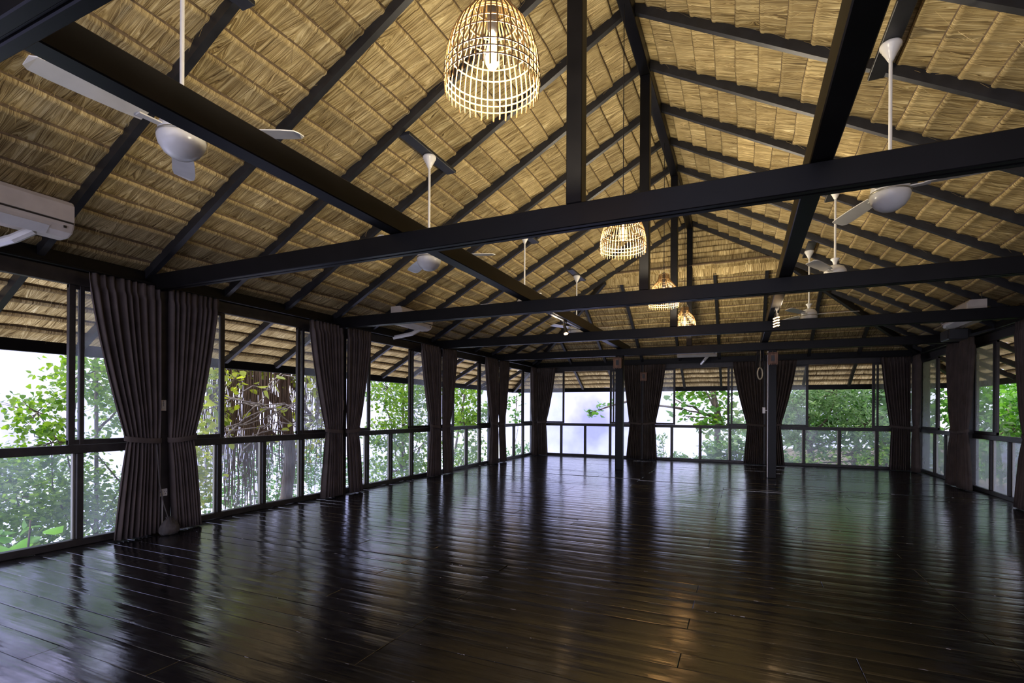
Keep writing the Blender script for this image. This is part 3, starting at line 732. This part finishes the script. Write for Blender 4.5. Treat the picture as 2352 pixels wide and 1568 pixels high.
# ------------------------------------------------------------------ small fittings
t = empty('speaker', (8.72, 10.0, 2.43), 'black box speaker fixed under the jungle-side air conditioner', 'speaker')
MB().bbox(8.60, 8.84, 9.83, 10.19, 2.43, 2.59, .01).build('cabinet', M['dark'], t)
MB().bbox(8.592, 8.600, 9.85, 10.17, 2.447, 2.573, .003).build('grille', M['black'], t)
MB().beam((8.84, 10.01, 2.50), (9.20, 10.01, 2.60), .04, .03).build('bracket', M['rafter'], t)
def lantern(x, y, z, label):
    t = empty('wall_lantern', (x, y, z), label, 'lantern', 'carved wooden lanterns')
    w = .075; h = .22
    m = MB().bbox(x - w, x + w, y - w, y + w, z + .02, z + h, .006); m.build('wooden_box', M['brownwood'], t)
    for sx in (-1, 1):
        MB().bbox(x + sx*w - .012, x + sx*w + .012, y - w - .012, y - w + .012, z, z + h + .012, .003).build('corner_post', M['brownwood'], t)
    MB().bbox(x - w - .016, x + w + .016, y - w - .016, y + w + .016, z + h, z + h + .016, .003).build('top_board', M['brownwood'], t)
    for k in range(4):
        MB().add([(x - w + k*.0375, y - w - .006, z + .02), (x - w + (k+1)*.0375, y - w - .006, z + .02), (x - w + (k+.5)*.0375, y - w - .006, z - .012),
                  (x - w + k*.0375, y - w + .002, z + .02), (x - w + (k+1)*.0375, y - w + .002, z + .02), (x - w + (k+.5)*.0375, y - w + .002, z - .012)],
                 [(0,2,1), (3,4,5), (0,1,4,3), (1,2,5,4), (2,0,3,5)]).build('scallop', M['brownwood'], t)
    MB().bbox(x - .03, x + .03, y - w - .004, y - w + .002, z + .07, z + .18, .002).build('opening', M['dark'], t)
    MB().tube([(x, y, z + h), (x, y, z + h + .05)], .006, 6).build('hook', M['rattan'], t)
lantern(6.275, 11.25, 2.235, 'carved wooden lantern on the post with the conduit')
lantern(3.225, 11.25, 2.25, 'carved wooden lantern on the plain free post')
lantern(3.30, LEN - .24, 2.13, 'carved wooden lantern on the end wall, dim against a curtain')
# pale ring with rope hanging by the post
t = empty('tambourine', (6.055, 11.36, 1.97), 'pale wooden ring hung beside the post with the conduit', 'ring')
MB().tube([(6.055 + .075*math.cos(a)*.62, 11.36 + .075*math.cos(a)*.78, 2.08 + .115*math.sin(a)) for a in np.linspace(0, 2*math.pi, 33)], .013, 8, False).build('hoop', M['ring'], t)
MB().tube([(6.055, 11.36, 2.19), (6.06, 11.37, 2.545)], .003, 5).build('cord', M['ring'], t)
t = empty('rope_hank', (6.07, 11.47, 1.9), 'dark rope hank hanging behind the pale ring', 'rope')
for k in range(5):
    x = 6.01 + .028*k
    MB().tube([(x, 11.46, 2.54), (x + random.uniform(-.03, .03), 11.47, 2.25), (x + random.uniform(-.04, .04), 11.48, 1.95 + .05*k)], [.011, .014, .009], 6).build('strand', M['rope'], t)
tag(MB().bbox(6.10, 6.155, 11.33, 11.35, 1.28, 1.40, .004).build('remote_control', M['white']), 'pale remote holder beside the post with the conduit', 'remote')
MBd = MB().bbox(6.15, 6.215, 11.345, 11.352, 1.33, 1.35, .002).build('bracket', M['white'], bpy.data.objects['remote_control'])
# switch plates, socket, remotes on the window-row pillars
def plate(name, y0, y1, z0, z1, label, cat, mat='cream', x=.135):
    t = empty(name, (x, (y0+y1)/2, z0), label, cat)
    MB().bbox(x, x + .012, y0, y1, z0, z1, .003).build('plate', M[mat], t)
    return t
s = plate('light_switch', 3.366, 3.436, 1.28, 1.395, 'cream light switch plate on the pillar by the nearest curtains', 'switch')
for k in range(3): MB().bbox(.147, .152, 3.386, 3.416, 1.305 + .027*k, 1.325 + .027*k, .002).build('rocker', M['white'], s)
MB().tube([(.152, 3.401, 1.39), (.152, 3.403, 1.33)], .002, 5).build('scratch', M['dark'], s)
s = plate('power_socket', 3.362, 3.452, .375, .452, 'white double power socket low on the pillar by the cotton bag', 'socket', 'white')
for k in range(2):
    for (dy, dz) in ((-.008, .01), (.008, .01), (0, -.012)):
        MB().bbox(.1465, .1485, 3.386 + k*.044 + dy - .003, 3.386 + k*.044 + dy + .003, .412 + dz - .005, .412 + dz + .005, .0008).build('pin_hole', M['dark'], s)
MB().tube([(.143, 3.40, .375), (.143, 3.40, .03)], .008, 6).build('conduit', M['conduit'], s)
for y0, z0, lab in ((6.04, 1.30, 'white remote holder on the second pillar'), (8.795, 1.27, 'white remote holder on the third pillar')):
    s = plate('remote_holder', y0, y0 + .055, z0, z0 + .15, lab, 'remote', 'white'); MB().bbox(.147, .157, y0 + .008, y0 + .047, z0 + .06, z0 + .14, .004).build('remote', M['cream'], s)
s = plate('switch_plate', 8.785, 8.85, 1.16, 1.23, 'small white switch plate under the remote on the third pillar', 'switch', 'white'); MB().bbox(.147, .151, 8.80, 8.83, 1.18, 1.21, .002).build('rocker', M['cream'], s)
# cotton bag slumped by the first pillar
t = empty('cotton_bag', (.33, 3.40, 0), 'grey cotton bag slumped on the floor by the nearest curtains', 'bag')
prof = [(.0, .002), (.075, .004), (.095, .03), (.092, .07), (.070, .11), (.042, .145), (.022, .165), (.030, .185)]
m = MB().lathe(prof, 22, (0, 0, 0)); rr = random.Random(3)
m.v = [(.33 + x*.62 + .008*math.sin(9*math.atan2(y, x) + z*30), 3.36 + y*1.0 + .010*math.sin(7*math.atan2(y, x)), z) for (x, y, z) in m.v]
m.build('sack', M['bag'], t, True)
MB().tube([(.33, 3.35, .165), (.28, 3.33, .32), (.26, 3.30, .55), (.25, 3.28, .93)], .006, 6).build('drawstring', M['bag'], t)
# track spotlights under the lengthwise beams
def spot(x, y, label, coil):
    t = empty('track_spotlight', (x, y, 2.50), label, 'spotlight', 'track spotlights')
    MB().bbox(x - .022, x + .022, y - .07, y + .07, 2.672, 2.702, .004).build('adapter', M['dark'], t)
    MB().tube([(x, y, 2.675), (x, y - .005, 2.61)], .012, 8).build('stem', M['dark'], t)
    if coil:
        MB().tube([(x, y - .005, 2.63), (x, y - .01, 2.585)], .026, 12).build('socket', M['dark'], t)
        MB().tube([(x, y - .01, 2.59), (x - .005, y - .015, 2.44)], .022, 10).build('core', M['dark'], t)
        for k in range(4):
            zc = 2.568 - .036*k
            MB().tube([(x + .034*math.cos(a), y - .012 + .034*math.sin(a), zc + .010*math.cos(a)) for a in np.linspace(0, 2*math.pi, 25)], .0065, 6, False).build('glowing_coil', M['coil'], t)
    else:
        MB().tube([(x, y - .005, 2.62), (x + .03, y - .03, 2.55), (x + .045, y - .05, 2.49)], [.020, .028, .040], 14).build('lamp_head', M['dark'], t)
        MB().tube([(x + .0452, y - .0503, 2.489), (x + .0465, y - .0515, 2.486)], [.034, .034], 14).build('lens', M['coil'], t)
    ld = bpy.data.lights.new('spot_light', 'SPOT'); ld.spot_size = R(150); ld.spot_blend = .6; ld.energy = SPOT_W*(.45 if coil else .06); ld.color = (1, .78, .52); ld.shadow_soft_size = .05
    lo = bpy.data.objects.new('spot_light', ld); COL.objects.link(lo); lo.location = (x + (.16 if coil else -.12), y - .12, 2.60); lo.rotation_euler = (math.pi, R(-25 if coil else 25), 0)
spot(6.15, 7.72, 'black track spotlight with glowing spiral rings under the bright-side beam', True)
spot(3.23, 7.50, 'small black track spotlight under the window-side beam', False)
tag(MB().bbox(3.215, 3.245, 6.9, 8.3, 2.69, 2.7025, .003).build('light_track', M['conduit']), 'pale light track along the underside of the window-side beam', 'light track')

# ------------------------------------------------------------------ outside: ground, trees, shrubs
def leaf_geo(shape):
    if shape == 'oval': p = [(0, 0), (.28, .32), (.30, .68), (0, 1), (-.30, .68), (-.28, .32)]
    elif shape == 'long': p = [(0, 0), (.13, .3), (.12, .7), (0, 1), (-.12, .7), (-.13, .3)]
    elif shape == 'heart': p = [(0, .06), (.42, .14), (.40, .52), (0, 1), (-.40, .52), (-.42, .14)]
    else: p = [(0, 0), (.30, .38), (.40, .78), (0, 1), (-.40, .78), (-.30, .38)]
    V = np.array([(x, y, .22*abs(x) - .16*y*y) for x, y in p]); F = np.array([(0, 1, 2), (0, 2, 3), (0, 3, 4), (0, 4, 5)])
    return V, F
def rot_frames(n, droop, spread):
    az = RNG.uniform(0, 2*np.pi, n); el = RNG.normal(-droop, spread, n); ro = RNG.normal(0, .7, n)
    d = np.stack([np.cos(az)*np.cos(el), np.sin(az)*np.cos(el), np.sin(el)], 1)
    s = np.stack([-np.sin(az), np.cos(az), np.zeros(n)], 1); nn = np.cross(s, d)
    s2 = s*np.cos(ro)[:, None] + nn*np.sin(ro)[:, None]; n2 = np.cross(s2, d)
    return np.stack([s2, d, n2], 1)
def foliage(name, blobs, mat, shape, parent, droop=.5, spread=.45):
    """blobs: (centre, radii, count, leaf size)"""
    LV, LF = leaf_geo(shape); VV = []; FF = []; o = 0
    for c, r, n, sz in blobs:
        q = RNG.normal(0, 1, (n, 3)); q /= np.linalg.norm(q, axis=1)[:, None]; q *= RNG.uniform(.15, 1, n)[:, None]**.5
        # gather leaves into sprays
        k = max(1, n//7); ctr = q[:k]; q = ctr[RNG.integers(0, k, n)] + RNG.normal(0, .13, (n, 3))
        P = np.array(c) + q*np.array(r); B = rot_frames(n, droop, spread); s = RNG.uniform(.6, 1.25, n)*sz
        V = np.einsum('vk,nkj->nvj', LV, B)*s[:, None, None] + P[:, None, :]
        VV.append(V.reshape(-1, 3)); FF.append((LF[None] + (np.arange(n)*len(LV))[:, None, None]).reshape(-1, 3) + o); o += n*len(LV)
    return obj(name, np_mesh(name, np.concatenate(VV), np.concatenate(FF), mat), parent)
def leaf_parts(pts, size, mat, shape, parent, droop=.5):
    LV, LF = leaf_geo(shape); me = np_mesh('leaf', LV, LF, mat); B = rot_frames(len(pts), droop, .4)
    for p, b in zip(pts, B):
        s = size*random.uniform(.65, 1.25); m = Matrix(((b[0][0]*s, b[1][0]*s, b[2][0]*s, p[0]), (b[0][1]*s, b[1][1]*s, b[2][1]*s, p[1]), (b[0][2]*s, b[1][2]*s, b[2][2]*s, p[2]), (0, 0, 0, 1)))
        obj('leaf', me, parent, m)
def wob(a, b, n=6, amp=.12, seed=None):
    a = Vector(a); b = Vector(b); L = (b - a).length; out = []
    for i in range(n):
        t = i/(n-1); w = amp*L*math.sin(math.pi*t)
        out.append(a.lerp(b, t) + Vector((random.gauss(0, w*.5), random.gauss(0, w*.5), random.gauss(0, w*.35))))
    out[0] = a; out[-1] = b; return out
def plant(name, base, label, cat, group, blobs, mat, shape, trunk_r=.05, trunk_top=None, branches=True, droop=.5, bark='bark', twigs=0):
    t = empty(name, base, label, cat, group)
    base = Vector(base); top = Vector(trunk_top) if trunk_top else Vector(blobs[0][0])
    st = MB().tube(wob(base, top, 7, .05), [trunk_r*(1 - .09*i) for i in range(7)], 8).build('trunk', M[bark], t, True)
    if branches:
        for c, r, n, sz in blobs:
            m = MB()
            a = base.lerp(top, random.uniform(.55, .95))
            m.tube(wob(a, c, 6, .10), [trunk_r*.45, trunk_r*.38, trunk_r*.3, trunk_r*.24, trunk_r*.18, trunk_r*.1], 6)
            for _ in range(5 + twigs):
                e = Vector(c) + Vector((random.uniform(-1, 1)*r[0], random.uniform(-1, 1)*r[1], random.uniform(-1, 1)*r[2]))*.85
                m.tube(wob(c, e, 5, .10), [trunk_r*.16, trunk_r*.13, trunk_r*.1, trunk_r*.07, trunk_r*.04], 5)
            m.build('branch', M[bark], t, True)
    foliage('foliage', blobs, M[mat], shape, t, droop)
    return t
# hillside: high on the jungle side, dropping away under the windows with sky
gx = np.linspace(-16, 30, 47); gy = np.linspace(-8, 34, 43); GXX, GYY = np.meshgrid(gx, gy, indexing='ij')
def sstep(a, b, x): t = np.clip((x - a)/(b - a), 0.0, 1.0); return t*t*(3 - 2*t)
def ground_z(x, y):
    hi = sstep(3.5, 8.5, x)*(.95 + .05*np.sin(y)) ; far = sstep(17, 30, y)
    return -5.2 - 26*(1 - sstep(-9, .5, x)) + 4.5*hi + sstep(11, 26, x)*2.6 - 2.5*far*(1 - sstep(4.5, 8, x)) + .12*np.sin(x*1.7)*np.cos(y*1.3)
GZ = ground_z(GXX, GYY); n1, n2 = GXX.shape
I = np.arange(n1*n2).reshape(n1, n2); GF = np.stack([I[:-1, :-1], I[1:, :-1], I[1:, 1:], I[:-1, 1:]], -1).reshape(-1, 4)
g = obj('ground', np_mesh('ground', np.stack([GXX, GYY, GZ], -1).reshape(-1, 3), GF, M['soil'], smooth=True)); tag(g, 'shaded hillside ground under the trees around the hall', 'ground', kind='structure')

def gz(x, y): return float(ground_z(np.array(x), np.array(y)))
# window side -------------------------------------------------------
plant('vine_tree', (-2.9, 4.6, gz(-2.9, 4.6)), 'leafy vine tree with small pointed leaves against open sky, nearest window', 'tree', None,
      [((-2.6, 3.95, 1.75), (.5, .5, .45), 520, .07), ((-2.5, 3.45, 1.25), (.5, .45, .30), 340, .07), ((-2.5, 3.6, .85), (.5, .75, .26), 460, .07), ((-2.7, 4.7, 1.5), (.6, .6, .7), 1300, .07)],
      'leaf_mid', 'heart', .05, (-2.7, 4.2, 2.3), droop=.8, twigs=4)
plant('shrub', (-3.0, 3.6, -2.2), 'dense bright green shrub below the nearest window', 'shrub', None,
      [((-2.9, 3.4, .15), (1.0, 1.2, .6), 5200, .07), ((-2.6, 4.1, -.35), (1.0, 1.2, .6), 4200, .07), ((-3.4, 3.0, .40), (.8, .9, .42), 2200, .075), ((-2.2, 3.0, -.8), (.8, 1.0, .5), 2200, .07)], 'leaf_mid', 'oval', .05, (-3.0, 3.6, -.2), droop=.2)
plant('shrub', (-2.2, 5.0, -2.4), 'yellow-green shrub beside the nearest curtains', 'shrub', None,
      [((-1.9, 4.55, -.15), (.5, .55, .5), 900, .08), ((-2.5, 5.3, .2), (.6, .6, .6), 1300, .08)], 'leaf_yellow', 'heart', .04, (-2.1, 4.9, -.2), droop=.3)
t = empty('broadleaf_plant', (-.85, 2.35, -1.4), 'large-leaved fresh green plant at the bottom corner outside the nearest window', 'plant')
for k in range(5): MB().tube(wob((-.85, 2.35, -1.4), (-.85 + random.uniform(-.2, .2), 2.35 + random.uniform(-.2, .35), random.uniform(-.1, .2)), 5, .06), [.02, .017, .014, .011, .007], 6).build('stem', M['bark'], t, True)
leaf_parts([(-.85 + random.uniform(-.28, .28), 2.40 + random.uniform(-.35, .42), random.uniform(-.45, .22)) for _ in range(34)], .20, M['leaf_fresh'], 'oval', t, .15)
# tree with curtains of hanging roots
t = plant('root_tree', (-3.4, 7.9, gz(-3.4, 7.9)), 'tree with a mass of brown hanging roots filling the second window', 'tree', None,
      [((-3.1, 6.6, 2.35), (.8, .9, .45), 520, .10), ((-3.3, 8.1, 2.3), (.9, 1.0, .5), 560, .10), ((-2.8, 6.0, 1.5), (.5, .5, .8), 330, .10), ((-3.0, 8.6, 1.1), (.6, .6, .9), 360, .10)], 'leaf_yellow', 'heart', .22, (-3.4, 7.9, 3.2), droop=.7)
for g_ in range(14):
    m = MB()
    cx, cy = -3.4 + random.uniform(-.5, .7), random.uniform(6.3, 8.9)
    for k in range(40 if 6.4 < cy < 7.5 else 20):
        x = cx + random.gauss(0, .16); yy = cy + random.gauss(0, .20); z1 = random.uniform(-.6, 1.1) if not 6.5 < cy < 7.4 else random.uniform(-1.6, .6)
        m.tube(wob((x, yy, random.uniform(2.2, 3.0)), (x + random.gauss(0, .12), yy + random.gauss(0, .12), z1), 6, .018), [.010, .009, .008, .007, .006, .004], 4, False)
    m.build('hanging_root', M['root'], t)
leaf_parts([(-2.1 + random.uniform(-.5, .3), random.uniform(5.6, 7.7), random.uniform(.7, 2.1)) for _ in range(46)], .16, M['leaf_yellow'], 'heart', t, .7)
for k in range(13):
    a = (-2.2 + random.uniform(-.4, .3), random.uniform(5.4, 6.2), random.uniform(.5, 2.0)); b = (-2.2 + random.uniform(-.4, .3), random.uniform(6.9, 8.0), random.uniform(.7, 2.3))
    MB().tube(wob(a, b, 8, .10), [.011]*7 + [.006], 5).build('pale_vine_stem', M['twig'], t, True)
plant('slope_tree', (-5.0, 9.5, gz(-5, 9.5)), 'hazy green tree down the slope behind the hanging roots', 'tree', None,
      [((-5.0, 9.6, .0), (1.2, 1.6, .9), 1500, .11), ((-5.2, 11.2, -.6), (1.2, 1.3, .8), 1100, .11), ((-4.8, 8.0, -.9), (1.1, 1.4, .7), 1000, .11)], 'leaf_dark', 'oval', .14, (-5, 9.6, -.2), droop=.3)
plant('twiggy_tree', (-3.2, 12.2, gz(-3.2, 12.2)), 'twiggy tree with small leaves filling the third window', 'tree', None,
      [((-3.0, 11.2, 1.9), (.8, .9, .6), 1000, .09), ((-3.1, 12.4, 1.3), (.8, .9, .7), 1100, .09), ((-3.0, 11.3, .7), (.7, .9, .5), 900, .09), ((-3.1, 12.6, 2.1), (.8, .9, .4), 700, .09), ((-3.1, 11.6, -.4), (.9, 1.3, .6), 1400, .09), ((-3.2, 13.0, .2), (.8, .8, .7), 900, .09)], 'leaf_mid', 'heart', .07, (-3.1, 12, 2.2), droop=.6, twigs=9)
plant('round_leaf_tree', (-3.4, 16.3, gz(-3.4, 16.3)), 'round-leaved tree against the sky in the fourth window', 'tree', None,
      [((-3.2, 15.6, 1.9), (.7, .9, .5), 520, .13), ((-3.2, 16.4, 1.2), (.8, .9, .5), 560, .13), ((-3.1, 15.5, .9), (.6, .8, .5), 420, .13), ((-3.3, 16.0, -.2), (.9, 1.2, .6), 800, .12)], 'leaf_mid', 'round', .08, (-3.3, 16, 2.2), droop=.6, twigs=3)
plant('corner_shrub', (-3.0, 19.8, gz(-3, 19.8)), 'sparse dark-leaved sapling seen through the corner window', 'tree', None,
      [((-2.9, 19.5, 1.7), (.35, .55, .55), 75, .17), ((-2.9, 19.7, 1.0), (.3, .55, .3), 55, .17), ((-2.8, 20.2, -.5), (.7, 1.1, .45), 330, .14)], 'leaf_dark', 'oval', .04, (-2.9, 19.6, 2.0), droop=.4)
# end wall -----------------------------------------------------------
t = empty('almond_tree', (4.95, 18.2, gz(4.95, 18.2)), 'spreading tree with forked trunk and large rounded leaves behind the end wall', 'tree')
MB().tube([(4.95, 18.2, gz(4.95, 18.2)), (5.02, 18.15, -.3), (4.98, 18.1, .6), (5.0, 18.1, 1.15), (4.85, 18.1, 1.9), (4.75, 18.1, 2.6)], [.13, .11, .10, .10, .08, .06], 10).build('trunk', M['bark'], t, True)
brs = [((4.98, 18.1, 1.12), (3.9, 18.0, 1.42)), ((4.98, 18.1, 1.05), (4.0, 17.9, 1.15)), ((4.6, 18.05, 1.25), (3.6, 18.0, 1.75)), ((4.95, 18.1, 1.2), (4.6, 17.8, 2.1)), ((3.9, 18.0, 1.4), (2.2, 18.0, 1.7)), ((2.2, 18.0, 1.7), (.75, 18.0, 1.28))]
for a, b in brs: MB().tube(wob(a, b, 6, .05), [.045, .04, .034, .028, .022, .014], 7).build('branch', M['bark'], t, True)
pts = []
for _ in range(210):
    u = random.random()
    pts.append((random.uniform(3.5, 5.3), 18 + random.gauss(0, .3), 1.55 + random.gauss(0, .38) if u < .75 else random.uniform(.7, 1.1)))
pts = [p for p in pts if p[2] > .95 or p[0] > 4.35]
for _ in range(46):
    s = random.random(); pts.append((.62 + s*1.0 + random.gauss(0, .05), 18 + random.gauss(0, .12), 1.22 + .42*s + random.gauss(0, .06 + .12*s)))
leaf_parts(pts, .21, M['leaf_dark'], 'round', t, .1)
foliage('foliage', [((4.5, 18.6, 2.2), (1.2, .7, .5), 500, .17), ((5.4, 18.5, 1.1), (.5, .5, .7), 260, .17), ((4.8, 18.0, .85), (.4, .4, .35), 90, .16)], M['leaf_mid'], 'round', t, .2)
plant('shrub', (4.6, 17.4, gz(4.6, 17.4)), 'leafy shrub behind the lower panes under the spreading tree', 'shrub', None,
      [((5.3, 17.2, .10), (.8, .6, .55), 620, .17), ((4.2, 17.3, -.35), (.7, .5, .38), 380, .16), ((6.1, 17.2, -.1), (.8, .6, .6), 460, .17)], 'leaf_grey', 'oval', .05, (4.8, 17.3, -.3), droop=.3)
plant('sapling', (3.3, 17.2, gz(3.3, 17.2)), 'thin feathery sapling in the lower pane beside a curtain', 'tree', None,
      [((3.35, 17.2, .35), (.22, .25, .30), 60, .16), ((3.3, 17.2, -.25), (.45, .4, .3), 240, .12)], 'leaf_grey', 'long', .02, (3.35, 17.2, .5), droop=-.3)
for (bx, by, lab, blobs, mat, shp) in (
    (7.6, 18.2, 'glossy grey-green tree filling the end window by the jungle corner', [((7.2, 18.0, 1.5), (1.0, .8, .8), 1300, .19), ((8.3, 17.9, 1.9), (1.0, .8, .7), 1200, .19), ((9.0, 17.8, 1.0), (.9, .8, .7), 1000, .19), ((7.6, 17.9, .5), (1.0, .7, .5), 700, .18)], 'leaf_grey', 'long'),
    (10.2, 17.6, 'fresh green bush at the foot of the jungle corner', [((9.4, 17.2, -.1), (.7, .6, .5), 1100, .10), ((7.4, 17.3, -.25), (.9, .5, .35), 700, .12), ((10.2, 17.3, .3), (.8, .7, .8), 800, .14), ((8.6, 17.6, .1), (.7, .5, .3), 260, .12)], 'leaf_mid', 'oval'),
    (9.4, 21.5, 'dark tree standing further back behind the jungle corner', [((8.5, 21.2, 1.6), (2.0, 1.0, 1.6), 1900, .24), ((10.8, 21, 1.4), (2.0, 1.2, 1.8), 1900, .24), ((6.9, 21.5, .8), (1.4, .9, 1.0), 900, .22)], 'leaf_dark', 'oval')):
    plant('jungle_tree', (bx, by, gz(bx, by)), lab, 'tree', None, blobs, mat, shp, .12, (bx, by, 1.2), droop=.5, twigs=4)
# jungle side --------------------------------------------------------
for (bx, by, lab, blobs, mat, shp) in (
    (11.8, 16.6, 'leafy bright green tree seen through the open jungle-side window', [((12.1, 15.8, 1.4), (.8, 1.0, 1.0), 1900, .14), ((12.2, 18.0, 1.5), (1.2, 1.0, 1.3), 1900, .16), ((11.9, 17.4, .2), (.9, 1.1, .7), 1500, .13), ((13.6, 17.0, 1.8), (1.1, 1.4, 1.4), 1500, .17)], 'leaf_fresh', 'oval'),
    (12.2, 10.6, 'dense mid green tree outside the window by the speaker', [((12.0, 11.0, 1.6), (.7, 1.2, 1.2), 1500, .13), ((11.9, 12.2, .4), (.7, 1.0, .9), 1200, .13)], 'leaf_mid', 'oval'),
    (12.6, 14.8, 'grey-green palm-like tree outside the far jungle-side window', [((12.2, 14.6, 1.6), (.9, 1.2, 1.0), 1200, .19), ((11.9, 15.8, .6), (.9, 1.2, 1.0), 1100, .19), ((12.0, 14.2, .2), (.8, 1.1, .8), 1000, .18)], 'leaf_grey', 'long'),
    (15.8, 12.5, 'tall dark tree rising up the slope beyond the jungle side', [((15.6, 11, 2.0), (1.3, 2.3, 2.0), 2200, .24), ((15.8, 14.6, 2.0), (1.3, 2.0, 2.2), 2000, .24)], 'leaf_dark', 'oval')):
    plant('jungle_tree', (bx, by, gz(bx, by)), lab, 'tree', None, blobs, mat, shp, .11, (bx, by, 1.6), droop=.5, twigs=4)
